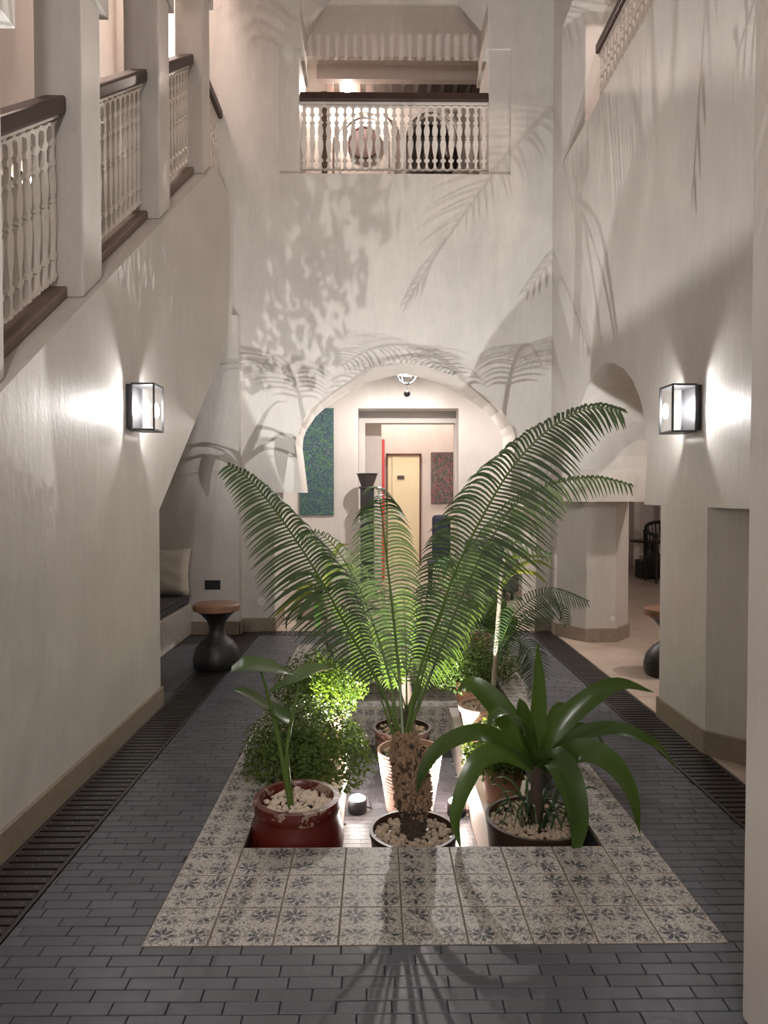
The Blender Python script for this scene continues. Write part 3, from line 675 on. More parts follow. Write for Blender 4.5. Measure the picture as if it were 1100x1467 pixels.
m = MB(); m.tube([(c.x + .19 * math.cos(R(a)), YV - .03, c.z + .19 * math.sin(R(a))) for a in range(0, 361, 15)], .014, 6); m.build('rim', 'round_lattice', t, True)
MB().prism([(c.x + .185 * math.cos(R(a)), YV - .03, c.z + .185 * math.sin(R(a))) for a in range(0, 360, 15)], (0, .028, 0)).build('panel', 'round_lattice', t)
c = at(632, 230, 8.75); t = thing('upper_armchair', (c.x, 8.75, UP), 'dark rounded wooden seat behind the balcony balusters', 'chair')
MB().box(c.x - .22, c.x + .22, 8.5, 8.95, UP + .3, UP + .42).build('seat', 'wood', t, bevel=.03)
for s in (-.12, .12): MB().lathe([(.1 * math.sin(R(a)) + .001, -.16 * math.cos(R(a))) for a in range(0, 181, 20)], (c.x + s, 8.75, c.z + .02), 20).build('backrest', 'wood', t, True)
for sx in (-1, 1):
    for yy in (8.53, 8.9): MB().lathe([(.016, 0), (.02, .31)], (c.x + sx * .19, yy, UP), 8).build('leg', 'wood', t)
for sx in (-.12, .12): MB().lathe([(.016, 0), (.016, c.z - UP - .5)], (c.x + sx, 8.75, UP + .42), 8).build('back_post', 'wood', t)
l1 = at(560, 82, YB + .64).z; l2 = at(560, 117, 8.45).z
bl = at(454, 100, 8.45).x
struct('trim_3', MB().box(-1.6, 2.6, YB + TH - .07, YB + TH - .002, l1, 9), 'plaster_warm_tint', 'pink-lit lintel above the balcony opening', 'lintel')
struct('trim_4', MB().box(bl, 2.6, 8.4, 8.5, l2, 7.6), 'plaster_warm_tint', 'warm-lit plaster beam face behind the balcony', 'beam')
struct('ceiling_balcony', MB().box(-1.6, 2.6, YB + TH, YV + .1, l2 + .16, l2 + .24), 'plaster_white', 'white ceiling of the room behind the balcony', 'ceiling')
jm = MB().box(-.045, .045, 8.5, YV, 0, .10).mesh('joist', org=(0, 8.5, 0)); jm.materials.append(M['wood'])
for i in range(13):
    u = 472 + i * 19.2; link(jm, 'ceiling_joist', (at(u, 125, 8.6).x, 8.5, l2 + .058), bpy.data.objects['ceiling_balcony'])
c = at(497, 127, 8.6); o = MB().lathe([(.001, -.035), (.02, -.03), (.035, 0), (.02, .03), (.001, .035)], (c.x, 8.7, c.z), 16, False)
t = thing('ceiling_bulb', (c.x, 8.7, c.z - .03), 'bright round bulb under the balcony room ceiling', 'bulb'); o.build('globe', glow('upper_bulb_glow', (1, .84, .74), 800), t, True)
MB().lathe([(.012, .033), (.012, .09)], (c.x, 8.7, c.z), 8).build('socket', 'black_metal', t)
c0, c1 = at(461, 200, 8.3).x, at(469, 200, 8.3).x
struct('trim_5', MB().box(c0, c1, 8.25, 8.32, UP, 6.03), 'wood_grey', 'slim dark post behind the balcony balusters', 'post')
# lights seen beyond the stair
struct('wall_landing', MB().box(-4.4, -2.62, 8.4, 8.55, 3.9, 9), 'plaster_warm_tint', 'pink-lit wall beyond the stair landing', 'wall')
wf = MB(); wy0, wy1, wz0, wz1 = 5.08, 5.62, 3.30, 3.66
for b in ((wy0, wy0 + .03, wz0, wz1), (wy1 - .03, wy1, wz0, wz1), (wy0, wy1, wz0, wz0 + .03), (wy0, wy1, wz1 - .03, wz1), (wy0, wy1, 3.45, 3.48)): wf.box(-2.62, -2.58, b[0], b[1], b[2], b[3])
wo = struct('window_1', wf, 'wood', 'small lit window low behind the stair balusters', 'window')
for a, b in ((wz0 + .03, 3.45), (3.48, wz1 - .03)): MB().box(-2.618, -2.606, wy0 + .03, wy1 - .03, a, b).build('pane', 'lit_panel', wo)
lp = atx(42, 257, -2.56); t = thing('stair_lamp', (-2.62, lp.y, lp.z - .04), 'small bright wall lamp behind the stair balusters', 'lamp')
MB().box(-2.62, -2.60, lp.y - .03, lp.y + .03, lp.z - .05, lp.z + .05).build('plate', 'black_metal', t, bevel=.004)
MB().lathe([(.001, -.03), (.02, -.024), (.028, 0), (.02, .024), (.001, .03)], (-2.57, lp.y, lp.z), 16, False).build('globe', glow('stair_globe_glow', (1, .93, .82), 40), t, True)
MB().tube([(-2.605, lp.y, lp.z), (-2.585, lp.y, lp.z)], .01, 8).build('arm', 'black_metal', t)
d2 = MB().box(-2.40, -2.36, YB - .03, YB - .001, ZL - .1, 6.7).box(-1.94, -1.90, YB - .03, YB - .001, ZL - .1, 6.7).box(-2.40, -1.90, YB - .03, YB - .001, 6.66, 6.7)
do2 = struct('door_2', d2, 'plaster_white', 'tall lit doorway at the stair landing', 'door')
MB().box(-2.36, -1.94, YB - .015, YB - .002, ZL - .1, 6.66).build('pane', 'lit_white', do2)
# ------------------------------------------------------------------ lanterns
def sconce(wall_x, sgn, y0, y1, z0, z1, label):
    xa, xb = wall_x + sgn * .028, wall_x + sgn * .165; t = thing('wall_lantern', (wall_x, (y0 + y1) / 2, z0), label, 'wall lantern', 'black wall lanterns')
    lo, hi = min(xa, xb), max(xa, xb); w_ = .010
    MB().box(min(wall_x, xa), max(wall_x, xa), y0 + .006, y1 - .006, z0 + .012, z1 - .006).build('back_plate', 'black_metal', t, bevel=.003)
    MB().box(lo, hi, y0, y1, z1 - .012, z1).build('top_plate', 'black_metal', t, bevel=.002)
    MB().box(lo, hi, y0, y1, z0, z0 + .012).build('bottom_plate', 'black_metal', t, bevel=.002)
    for x in (lo, hi - w_):
        for y in (y0, y1 - w_): MB().box(x, x + w_, y, y + w_, z0 + .012, z1 - .012).build('post', 'black_metal', t)
    xo = xb - w_ / 2 if sgn < 0 else xb - w_ / 2
    xo = xb - sgn * w_ / 2
    MB().box(xo - .0015, xo + .0015, y0 + w_, y1 - w_, z0 + .012, z1 - .012).build('glass_pane', 'glass', t)
    for y in (y0 + .004, y1 - .007): MB().box(lo + w_, hi - w_, y, y + .003, z0 + .012, z1 - .012).build('glass_pane', 'glass', t)
    c = ((xa + xb) / 2, (y0 + y1) / 2)
    MB().lathe([(.018, z0 + .012), (.018, z0 + .04), (.012, z0 + .05), (.012, z0 + .10)], (c[0], c[1], 0), 16).build('socket', 'white_plastic', t, True)
    zm = z0 + .102; MB().lathe([(.006, zm), (.013, zm + .012), (.016, zm + .035), (.014, zm + .06), (.004, zm + .085)], (c[0], c[1], 0), 16).build('bulb', 'bulb', t, True)
sconce(XL, 1, 4.12, 4.30, at(210, 617, 4.15).z, at(210, 549, 4.15).z, 'black box wall lantern on the wall under the stair')
sconce(XR, -1, 3.90, 4.08, at(980, 620, 3.95).z, at(980, 551, 3.95).z, 'black box wall lantern on the octagonal pier wall')
# ------------------------------------------------------------------ spot lights in the pit
def spot(x, y, label, beam=0):
    t = thing('pit_spotlight', (x, y, FZ), label, 'spotlight', 'spotlights in the pit')
    MB().lathe([(.055, 0), (.06, .008), (.06, .075), (.052, .085)], (x, y, FZ), 28).build('housing', 'black_metal', t, True)
    MB().lathe([(.05, .085), (.048, .091), (.038, .098), (.02, .102), (.001, .103)], (x, y, FZ), 28, False).build('lens', 'lens', t, True)
    MB().tube([(x + .06, y, FZ + .03), (x + .09, y + .03, FZ + .006), (x + .07, y + .2, FZ + .005)], .004, 6).build('cable', 'black_metal', t)
    if beam:
        o = lamp('pit_beam', 'SPOT', (x, y, FZ + .112), beam, (1, .98, .96), .003, (math.pi - R(8), 0, 0)); o.data.spot_size = R(122); o.data.spot_blend = .6
spot(-.125, 4.45, 'small black spotlight glowing in the pit between red jar and ribbed pot', BEAM_W)
spot(.50, 4.40, 'small black spotlight glowing in the pit between ribbed pot and dracaena', BEAM_W)

# ------------------------------------------------------------------ stools, bench
def stool(x, y, label, h=.52):
    t = thing('hourglass_stool', (x, y, 0), label, 'stool', 'hourglass stools'); zb = .0045
    MB().lathe([(.165, h - .062), (.188, h - .055), (.192, h - .03), (.19, h - .008), (.18, h), (.001, h + .001)], (x, y, zb), 48, False).build('top', 'stool_top', t, True)
    m = MB(); seg = 48; prof = [(.175, 0), (.19, .02), (.192, .08), (.175, .15), (.13, .21), (.08, .25), (.062, .29), (.062, .33), (.08, .38), (.12, .425), (.165, h - .06)]
    m.lathe(prof, (x, y, zb), seg); o = m.build('body', 'black_wood', t, True)
stool(-1.31, 5.78, 'hourglass stool with brown top beside the cushioned bench')
stool(2.29, 5.5, 'hourglass stool with brown top on the beige floor behind the pier')
struct('trim_6', MB().box(-2.62, -1.868, 4.9, 7.13, 0, .315), 'plaster', 'plaster bench base built into the alcove under the stair', 'bench', .012)
t = thing('bench_cushion', (-2.23, 6.0, .315), 'dark woven striped cushion on the alcove bench', 'cushion')
MB().box(-2.6, -1.875, 4.95, 7.1, .318, .415).build('pad', 'ikat', t, bevel=.035)
MB().tube([(-1.875, 4.97, .40), (-1.875, 7.09, .40)], .008, 6).build('piping', 'grey_fabric', t)
def pillow(label, c, w_, h_, th, tilt):
    m = MB(); n = 14; vs = []
    for sgn in (-1, 1):
        for i in range(n + 1):
            for j in range(n + 1):
                a, b = i / n * 2 - 1, j / n * 2 - 1
                pin = 1 - .10 * (abs(a) ** 2) * (1 - abs(b) ** 4) - .0
                px = a * w_ / 2 * (1 - .09 * (1 - b * b)); pz = b * h_ / 2 * (1 - .09 * (1 - a * a))
                d = sgn * th / 2 * max(0, (1 - a ** 4) * (1 - b ** 4)) ** .45 * (1 + .08 * math.sin(9 * b + 4 * a))
                vs.append((px, d, pz + h_ / 2))
    N = (n + 1) ** 2; fs = []
    for s_ in (0, N):
        for i in range(n):
            for j in range(n):
                q = [s_ + i * (n + 1) + j, s_ + (i + 1) * (n + 1) + j, s_ + (i + 1) * (n + 1) + j + 1, s_ + i * (n + 1) + j + 1]; fs.append(tuple(q))
    Rm = Matrix.Rotation(tilt, 3, 'X'); vs = [Rm @ Vector(v) + Vector(c) for v in vs]
    m.add(vs, fs); o = m.build('pillow', 'cream_fabric', None, True)
    return tag(o, label, 'pillow')
pillow('cream linen pillow propped on the alcove bench', (-2.07, 6.88, .425), .50, .47, .17, R(-10))
# sockets
c = at(304.5, 838, 7.12); t = thing('wall_socket', (c.x, 7.13, c.z - .05), 'black rectangular wall socket above the stool in the alcove', 'socket')
MB().box(c.x - .078, c.x + .078, 7.118, 7.13, c.z - .047, c.z + .047).build('plate', 'black_metal', t, bevel=.003)
for s in (-.035, .035): MB().box(c.x + s - .024, c.x + s + .024, 7.115, 7.119, c.z - .026, c.z + .026).build('insert', 'black_metal', t, bevel=.002)
c = at(374.5, 861.5, YB - .01); t = thing('round_socket', (c.x, YB, c.z - .04), 'small white round socket low on the wall beside the big arch', 'socket')
MB().prism([(c.x + .04 * math.cos(R(a)), YB - .012, c.z + .04 * math.sin(R(a))) for a in range(0, 360, 15)], (0, .012, 0)).build('plate', 'white_plastic', t)
for s in (-.012, .012): MB().box(c.x + s - .004, c.x + s + .004, YB - .0135, YB - .012, c.z - .004, c.z + .004).build('hole', 'black_metal', t)
c = at(877, 886, 6.73); o = MB().prism([(c.x + .022 * math.cos(R(a)), 6.722, c.z + .022 * math.sin(R(a))) for a in range(0, 360, 30)], (0, .012, 0)).build('blank_plate', 'white_plastic'); tag(o, 'tiny round white plate low on the octagonal pier', 'plate')

# ------------------------------------------------------------------ plants: helpers
def pebbles(t, c, r, z, n=130, mat='gravel', s0=.010, s1=.019, hole=0):
    ph = (1 + 5 ** .5) / 2
    iv = [Vector(v).normalized() for v in ((-1, ph, 0), (1, ph, 0), (-1, -ph, 0), (1, -ph, 0), (0, -1, ph), (0, 1, ph), (0, -1, -ph), (0, 1, -ph), (ph, 0, -1), (ph, 0, 1), (-ph, 0, -1), (-ph, 0, 1))]
    fi = [(0, 11, 5), (0, 5, 1), (0, 1, 7), (0, 7, 10), (0, 10, 11), (1, 5, 9), (5, 11, 4), (11, 10, 2), (10, 7, 6), (7, 1, 8), (3, 9, 4), (3, 4, 2), (3, 2, 6), (3, 6, 8), (3, 8, 9), (4, 9, 5), (2, 4, 11), (6, 2, 10), (8, 6, 7), (9, 8, 1)]
    m = MB()
    for i in range(n):
        rr = r * math.sqrt(rnd.random()); a = rnd.random() * 6.283
        if rr < hole: continue
        s = rnd.uniform(s0, s1); sc = Vector((rnd.uniform(.7, 1.3), rnd.uniform(.7, 1.3), rnd.uniform(.5, .9))) * s
        rot = Matrix.Rotation(rnd.random() * 6.28, 3, 'Z') @ Matrix.Rotation(rnd.uniform(-.5, .5), 3, 'X')
        p = Vector((c[0] + rr * math.cos(a), c[1] + rr * math.sin(a), z + rnd.uniform(0, .012)))
        m.add([rot @ Vector((v.x * sc.x, v.y * sc.y, v.z * sc.z)) * rnd.uniform(.82, 1.15) + p for v in iv], fi)
    o = m.build('pebbles', mat, t); o['kind'] = 'stuff'; return o
def soil(t, c, r, z): MB().lathe([(r, -.01), (r, 0), (.001, .004)], (c[0], c[1], z), 28, False).build('soil', 'soil', t, True)
def pot(t, c, prof, mat, seg=48): return MB().lathe(prof, c, seg, False).build('pot', mat, t, True)
def strip(m, path, width, hint, fold=.18, prof=None, n=12):
    P = crom(path, n); L = len(P); vs = []
    for i, p in enumerate(P):
        t = (P[min(i + 1, L - 1)] - P[max(i - 1, 0)]).normalized(); s = i / (L - 1)
        side = t.cross(Vector(hint)); side = side.normalized() if side.length > 1e-4 else Vector((1, 0, 0)); nrm = side.cross(t).normalized()
        w_ = width * (prof(s) if prof else (min(1, .45 + s * 1.6) * (1 - s ** 3.2)) + .015) / 2
        vs += [p - side * w_ + nrm * w_ * fold, p - side * w_ * .5 + nrm * w_ * fold * .35, p, p + side * w_ * .5 + nrm * w_ * fold * .35, p + side * w_ + nrm * w_ * fold]
    m.add(vs, [(i * 5 + k, i * 5 + k + 1, i * 5 + k + 6, i * 5 + k + 5) for i in range(L - 1) for k in range(4)])
    return P
def even(P, n):                            # the same curve with evenly spaced points
    d = [0]
    for a, b in zip(P, P[1:]): d.append(d[-1] + (b - a).length)
    out = []; k = 0
    for i in range(n + 1):
        x = d[-1] * i / n
        while k < len(P) - 2 and d[k + 1] < x: k += 1
        out.append(P[k].lerp(P[k + 1], (x - d[k]) / max(1e-9, d[k + 1] - d[k])))
    return out
def frond(t, path, n, length, mat, hint=(0, -1, .45), droop=.35, w_=.011, start=.2, ang=72, rr=.008, sides=(1, -1), curl=.0, name='frond'):
    P = even(crom(path, 120), 40); r0 = [rr * (1 - .75 * i / 40) for i in range(41)]
    f = MB().tube(P, r0, 6).build(name, 'stem', t, True)
    m = MB(); H = Vector(hint).normalized()
    for i in range(n):
        s = start + (1 - start) * (i + .5) / n; x = s * 40; k = min(int(x), 39); p = P[k].lerp(P[k + 1], x - k)
        tg = (P[min(k + 2, 40)] - P[max(k - 1, 0)]).normalized(); side = tg.cross(H).normalized(); nr = side.cross(tg).normalized()
        q = (s - start) / (1 - start)
        Lf = length * min(1, .24 + 1.75 * q) * (1 - .8 * max(0, q - .3) ** 1.5 / .7 ** 1.5) * rnd.uniform(.93, 1.05)
        A = R(ang - 16 * q * q + rnd.uniform(-3, 3))
        for sg in sides:
            upz = max(0, (side * sg).z); Ls, ds = Lf, droop; Lf = Ls * (1 - .28 * upz); droop = ds + .55 * upz
            d = (side * sg * math.sin(A) + tg * math.cos(A) + nr * .22 + Vector((rnd.uniform(-.04, .04), rnd.uniform(-.04, .04), 0))).normalized()
            wd = d.cross(nr).normalized(); K = 6; vs = []
            for j in range(K + 1):
                u = j / K; c_ = p + d * Lf * u * (1 - .12 * u * droop) + Vector((0, 0, -1)) * Lf * droop * u * u - nr * Lf * curl * u * u
                ww = w_ * (.55 + 1.1 * u if u < .35 else 1.0) * (1 - u ** 2.6) / 2 + .0006
                tt = (d + Vector((0, 0, -2 * droop * u))).normalized(); wv_ = tt.cross(nr); wv_ = wv_.normalized() if wv_.length > .05 else wd
                vs += [c_ - wv_ * ww, c_ + wv_ * ww]
            m.add(vs, [(2 * j, 2 * j + 1, 2 * j + 3, 2 * j + 2) for j in range(K)]); Lf, droop = Ls, ds
    m.build('leaflets', mat, f, False)
    return f
def px(pts): return [at(u, v, Y) for u, v, Y in pts]

# ------------------------------------------------------------------ central cycad
c = at(592, 1195, 3.03); c = Vector((c.x, 3.03, LZ)); rz = .265
t = thing('potted_cycad', c, 'tall cycad with shaggy trunk and long arching fronds in a brown bowl', 'plant')
pot(t, c, [(.001, 0), (.12, 0), (.15, .05), (.178, .16), (.184, .235), (.190, .25), (.190, .268), (.176, .268), (.172, .24), (.001, .225)], 'brown_glaze')
pebbles(t, c, .165, LZ + .238, 190, hole=.05)
tp = [Vector((c.x, c.y, LZ + .2)), at(592, 1150, 3.04), at(588, 1105, 3.05), at(578, 1052, 3.05)]
TP = crom(tp, 24); rad = [.062 + .012 * math.sin(2.2 * i / 24 + .3) if i < 20 else .062 - (i - 20) * .006 for i in range(25)]; rad = [r_ * (.74 if i < 7 else 1.04) for i, r_ in enumerate(rad)]
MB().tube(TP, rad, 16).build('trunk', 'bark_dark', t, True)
m = MB()
for i in range(1100):
    s = .22 + .78 * rnd.random(); x = s * 24; k = min(int(x), 23); p = TP[k].lerp(TP[k + 1], x - k); r_ = rad[k]; a = rnd.random() * 6.283
    o_ = Vector((math.cos(a), math.sin(a), 0)); u_ = Vector((-math.sin(a), math.cos(a), 0)); b = p + o_ * (r_ - .004); h_ = rnd.uniform(.014, .028); w_ = rnd.uniform(.006, .012); d_ = rnd.uniform(.006, .018)
    upv = Vector((0, 0, rnd.uniform(-.3, 1))) * h_
    m.add([b - u_ * w_, b + u_ * w_, b + Vector((0, 0, h_)) + u_ * w_ * .6, b + Vector((0, 0, h_)) - u_ * w_ * .6, b + o_ * d_ + upv - u_ * w_ * .4, b + o_ * d_ + upv + u_ * w_ * .4], [(0, 1, 5, 4), (1, 2, 5), (2, 3, 4, 5), (3, 0, 4)])
m.build('leaf_bases', 'bark', t)['kind'] = 'stuff'
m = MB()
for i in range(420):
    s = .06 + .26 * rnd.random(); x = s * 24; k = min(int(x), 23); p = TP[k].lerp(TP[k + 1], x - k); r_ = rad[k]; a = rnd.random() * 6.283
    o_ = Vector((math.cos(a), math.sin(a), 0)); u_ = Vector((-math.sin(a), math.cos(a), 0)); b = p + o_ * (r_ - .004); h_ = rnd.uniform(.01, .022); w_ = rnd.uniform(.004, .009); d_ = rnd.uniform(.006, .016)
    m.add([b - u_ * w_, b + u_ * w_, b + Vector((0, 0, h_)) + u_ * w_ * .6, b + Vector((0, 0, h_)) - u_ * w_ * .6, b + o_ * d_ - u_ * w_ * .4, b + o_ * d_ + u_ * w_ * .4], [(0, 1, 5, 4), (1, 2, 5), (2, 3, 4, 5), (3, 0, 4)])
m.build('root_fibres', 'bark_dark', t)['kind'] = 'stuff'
FR = [
 ([(572, 1056, 3.05), (545, 985, 3.04), (502, 908, 3.02), (458, 828, 2.98), (418, 765, 2.94), (382, 715, 2.90), (352, 682, 2.87), (326, 666, 2.85)], 68, .275, 'cycad', .36),
 ([(577, 1055, 3.06), (571, 960, 3.18), (561, 862, 3.34), (551, 775, 3.48), (545, 722, 3.52), (541, 700, 3.40), (538, 698, 3.22)], 62, .25, 'cycad', .65),
 ([(580, 1055, 3.04), (603, 955, 3.0), (630, 880, 2.95), (655, 812, 2.9), (690, 742, 2.85), (735, 668, 2.8), (790, 612, 2.75), (848, 584, 2.7), (890, 590, 2.67)], 84, .33, 'cycad', .36),
 ([(583, 1055, 3.07), (625, 945, 3.25), (664, 850, 3.42), (700, 778, 3.55), (740, 722, 3.62), (790, 694, 3.66), (850, 684, 3.66), (904, 695, 3.62)], 64, .21, 'cycad', .6),
 ([(573, 1056, 3.09), (555, 960, 3.4), (522, 860, 3.75), (488, 795, 4.0), (455, 762, 4.15), (425, 765, 4.2)], 46, .25, 'cycad', .5),
 ([(580, 1056, 3.09), (612, 945, 3.5), (645, 850, 3.85), (690, 790, 4.1), (740, 777, 4.2), (790, 795, 4.25)], 44, .23, 'cycad', .5),
]
for pth, n, L, mt, dr_ in FR: frond(t, px(pth), n, L, mt, droop=dr_, w_=.0125)
for u0, v0, u1, v1 in ((566, 1060, 540, 985), (584, 1060, 612, 960), (575, 1058, 560, 1000)):
    MB().tube(crom([at(u0, v0, 3.04), at((u0 + u1) / 2, (v0 + v1) / 2, 3.03), at(u1, v1, 3.02)], 8), [.008 - .0008 * i for i in range(9)], 6).build('leaf_stalk', 'stem', t, True)

# ------------------------------------------------------------------ ribbed pot palm
c = Vector((at(587, 1165, 4.45).x, 4.45, FZ)); t = thing('ribbed_pot_cycad', c, 'young cycad in a ribbed pale pink pot on the pit floor', 'plant')
prof = [(.001, 0), (.135, 0)]
H = .40
for i in range(17):
    z = .015 + i * (H - .03) / 17; r_ = .14 + .062 * (z / H)
    prof += [(r_ - .004, z), (r_ + .007, z + .007), (r_ + .008, z + .013), (r_ - .004, z + .0205)]
prof += [(.207, H), (.192, H), (.185, H - .05), (.001, H - .06)]
pot(t, c, prof, 'pale_pot'); soil(t, c, .185, FZ + H - .04); pebbles(t, c, .17, FZ + H - .035, 110, hole=.05)
MB().tube([c + Vector((0, 0, H - .06)), c + Vector((-.01, .0, H + .12)), c + Vector((-.02, 0, H + .25))], [.05, .055, .04], 14).build('trunk', 'bark_dark', t, True)
b = (c.x - .02, 4.45, FZ + H + .24)
for a, el, L in ((205, 74, .95), (335, 74, .95), (90, 74, .95), (150, 70, .9)):
    d = Vector((math.cos(R(a)), math.sin(R(a)), 0)); q = [Vector(b) + d * L * (s * math.cos(R(el)) + .25 * s * s) + Vector((0, 0, L * (math.sin(R(el)) * s - .22 * s * s))) for s in (0, .25, .5, .75, 1)]
    frond(t, q, 32, .26, 'cycad_bright', hint=(0, -.6, .8) if abs(d.y) < .8 else (0, -.8, .5), droop=.4, w_=.012, rr=.007)
# dark pot behind
c = Vector((at(576, 1090, 5.12).x, 5.12, FZ)); t = thing('banded_pot_palm', c, 'palm in a dark brown banded jar behind the ribbed pot', 'plant')
pot(t, c, [(.001, 0), (.15, 0), (.175, .06), (.195, .15), (.2, .2), (.188, .22), (.2, .235), (.2, .25), (.185, .265), (.2, .28), (.212, .30), (.212, .32), (.195, .32), (.185, .29), (.001, .28)], 'brown_glaze')
soil(t, c, .188, FZ + .29); pebbles(t, c, .17, FZ + .292, 90, hole=.06)
MB().tube([c + Vector((.03, 0, .28)), c + Vector((.03, 0, .5)), c + Vector((.02, 0, .7))], [.045, .05, .035], 12).build('trunk', 'bark_dark', t, True)
b = c + Vector((.02, 0, .69))
for a, el, L in ((130, 72, 1.15), (50, 72, 1.15)):
    d = Vector((math.cos(R(a)), math.sin(R(a)), 0)); q = [b + d * L * (s * math.cos(R(el)) + .28 * s * s) + Vector((0, 0, L * (math.sin(R(el)) * s - .28 * s * s))) for s in (0, .25, .5, .75, 1)]
    frond(t, q, 30, .28, 'cycad_bright' if a in (120, 60, 240, 300) else 'cycad', hint=(0, -.6, .8), droop=.4, w_=.013, rr=.007)

# ------------------------------------------------------------------ red jar with alocasia
c = Vector((at(425, 1146, 3.03).x, 3.04, LZ)); H = .41
t = thing('red_pot_alocasia', c, 'three-leaved alocasia in a chipped dark red jar with white pebbles', 'plant')
pot(t, c, [(.001, 0), (.14, 0), (.168, .05), (.195, .15), (.203, .23), (.196, .30), (.180, .34), (.184, .36), (.192, .385), (.186, .408), (.160, .41), (.152, .395), (.152, .36), (.001, .35)], None or 'terracotta')
def mk_red():
    k = NT('chipped_red_glaze'); p = k.obj(); n1 = k.noise(p, 16, 5, .7); z = k.n('ShaderNodeSeparateXYZ'); k.put(z.inputs[0], p)
    rim = k.math('MULTIPLY', k.math('GREATER_THAN', z.outputs[2], .352), k.math('GREATER_THAN', n1, .56))
    sp = k.math('GREATER_THAN', k.noise(p, 50, 3, .7), .69)
    c_ = k.mix(k.noise(p, 6), (.065, .008, .007), (.13, .015, .011)); c_ = k.mix(k.math('MAXIMUM', rim, k.math('MULTIPLY', sp, .6)), c_, (.30, .22, .17))
    k.set(Base_Color=c_, Roughness=.32); return k.m
t.children[0].data.materials[0] = mk_red()
M['white_gravel'] = plain('white_gravel', (.62, .52, .42), .8, .2, 20)
soil(t, c, .155, LZ + H - .05); pebbles(t, c, .148, LZ + H - .04, 210, 'white_gravel', .010, .018)
base = c + Vector((-.02, -.03, H - .05))
def alo(tip_pts, stalk, width, hint, fold=.15):
    s = MB().tube(crom(stalk, 10), [.013 - .0009 * i for i in range(11)], 8).build('leaf_stalk', 'stem', t, True)
    m = MB(); strip(m, tip_pts, width, hint, fold, lambda s_: (math.sin(math.pi * min(1, (s_ * .93 + .07)) ** .75)) ** .8 + .01, 18)
    m.build('leaf_blade', 'alocasia', t, True)
alo(px([(330, 964, 3.0), (352, 958, 3.0), (380, 960, 3.02), (400, 963, 3.03), (421, 967, 3.05)]), [base, at(399, 1060, 3.02), at(385, 1000, 3.02), at(374, 962, 3.0)], .20, (0, -.1, 1), .25)
alo(px([(473, 959, 3.08), (450, 964, 3.05), (425, 976, 3.02), (404, 985, 3.0), (384, 992, 2.98)]), [base, at(411, 1080, 3.02), at(420, 1020, 3.02), at(428, 982, 3.03)], .17, (.0, .05, 1), .3)
alo(px([(417, 1031, 3.05), (395, 1024, 3.02), (372, 1010, 2.97), (352, 996, 2.93), (335, 988, 2.9)]), [base, at(405, 1090, 3.03), at(396, 1040, 3.05), at(408, 1028, 3.06)], .15, (.0, -.3, .9), .25)

# ------------------------------------------------------------------ dracaena right front
c = Vector((at(769, 1182, 3.06).x, 3.07, LZ)); H = .30
t = thing('potted_dracaena', c, 'broad-leaved dracaena in a low brown bowl of pebbles', 'plant')
pot(t, c, [(.001, 0), (.13, 0), (.175, .06), (.208, .17), (.216, .26), (.222, .28), (.222, .30), (.208, .30), (.2, .27), (.001, .26)], 'brown_glaze')
pebbles(t, c, .195, LZ + H - .03, 260, 'gravel', .010, .019)
cr_ = at(768, 1095, 3.07)
MB().tube([Vector((c.x, c.y, LZ + .26)), Vector((c.x, 3.07, 0.1)), cr_], [.030, .027, .024], 12).build('trunk', 'bark_dark', t, True)
DL = [
 ([(770, 1100, 3.07), (770, 1040, 3.08), (772, 985, 3.08), (770, 921, 3.07)], .078, (0, -1, 0)),
 ([(774, 1098, 3.07), (796, 1045, 3.1), (845, 1000, 3.12), (888, 980, 3.14), (937, 992, 3.15)], .098, (.3, -.7, .7)),
 ([(775, 1098, 3.07), (825, 1056, 3.0), (878, 1044, 2.95), (932, 1062, 2.9), (970, 1100, 2.88)], .075, (.2, -.6, .7)),
 ([(776, 1100, 3.06), (826, 1076, 2.95), (868, 1088, 2.88), (902, 1132, 2.84), (917, 1196, 2.82)], .115, (.3, -.8, .5)),
 ([(770, 1098, 3.05), (793, 1086, 2.95), (815, 1122, 2.86), (828, 1180, 2.8), (821, 1238, 2.79)], .135, (.2, -.9, .3)),
 ([(766, 1098, 3.07), (738, 1046, 3.1), (705, 1003, 3.13), (675, 980, 3.15), (655, 990, 3.17)], .115, (-.3, -.7, .7)),
 ([(764, 1098, 3.06), (722, 1062, 3.0), (680, 1050, 2.96), (632, 1070, 2.92), (606, 1105, 2.9), (597, 1135, 2.89)], .085, (-.3, -.7, .7)),
 ([(762, 1100, 3.05), (724, 1080, 2.96), (690, 1086, 2.9), (668, 1122, 2.86), (652, 1172, 2.83), (660, 1216, 2.82)], .088, (-.4, -.8, .4)),
 ([(768, 1096, 3.04), (752, 1050, 2.98), (730, 1022, 2.92), (708, 1026, 2.88), (699, 1044, 2.86)], .085, (-.3, -.3, .9)),
 ([(769, 1098, 3.06), (756, 1050, 3.03), (748, 1015, 3.0), (744, 1000, 3.0)], .07, (0, -1, .2)),
 ([(774, 1096, 3.09), (810, 1050, 3.2), (845, 1046, 3.28), (862, 1066, 3.32), (869, 1086, 3.33)], .07, (.3, -.4, .8)),
 ([(768, 1098, 3.08), (748, 1060, 3.2), (728, 1036, 3.3), (720, 1030, 3.35)], .08, (0, -.7, .7)),
 ([(772, 1098, 3.08), (785, 1050, 3.2), (800, 1015, 3.3), (815, 1010, 3.35)], .07, (0, -.7, .7)),
]
for pth, w_, h_ in DL:
    m = MB(); strip(m, px(pth), w_, h_, .22, n=16); m.build('leaf', 'dracaena', t, True)
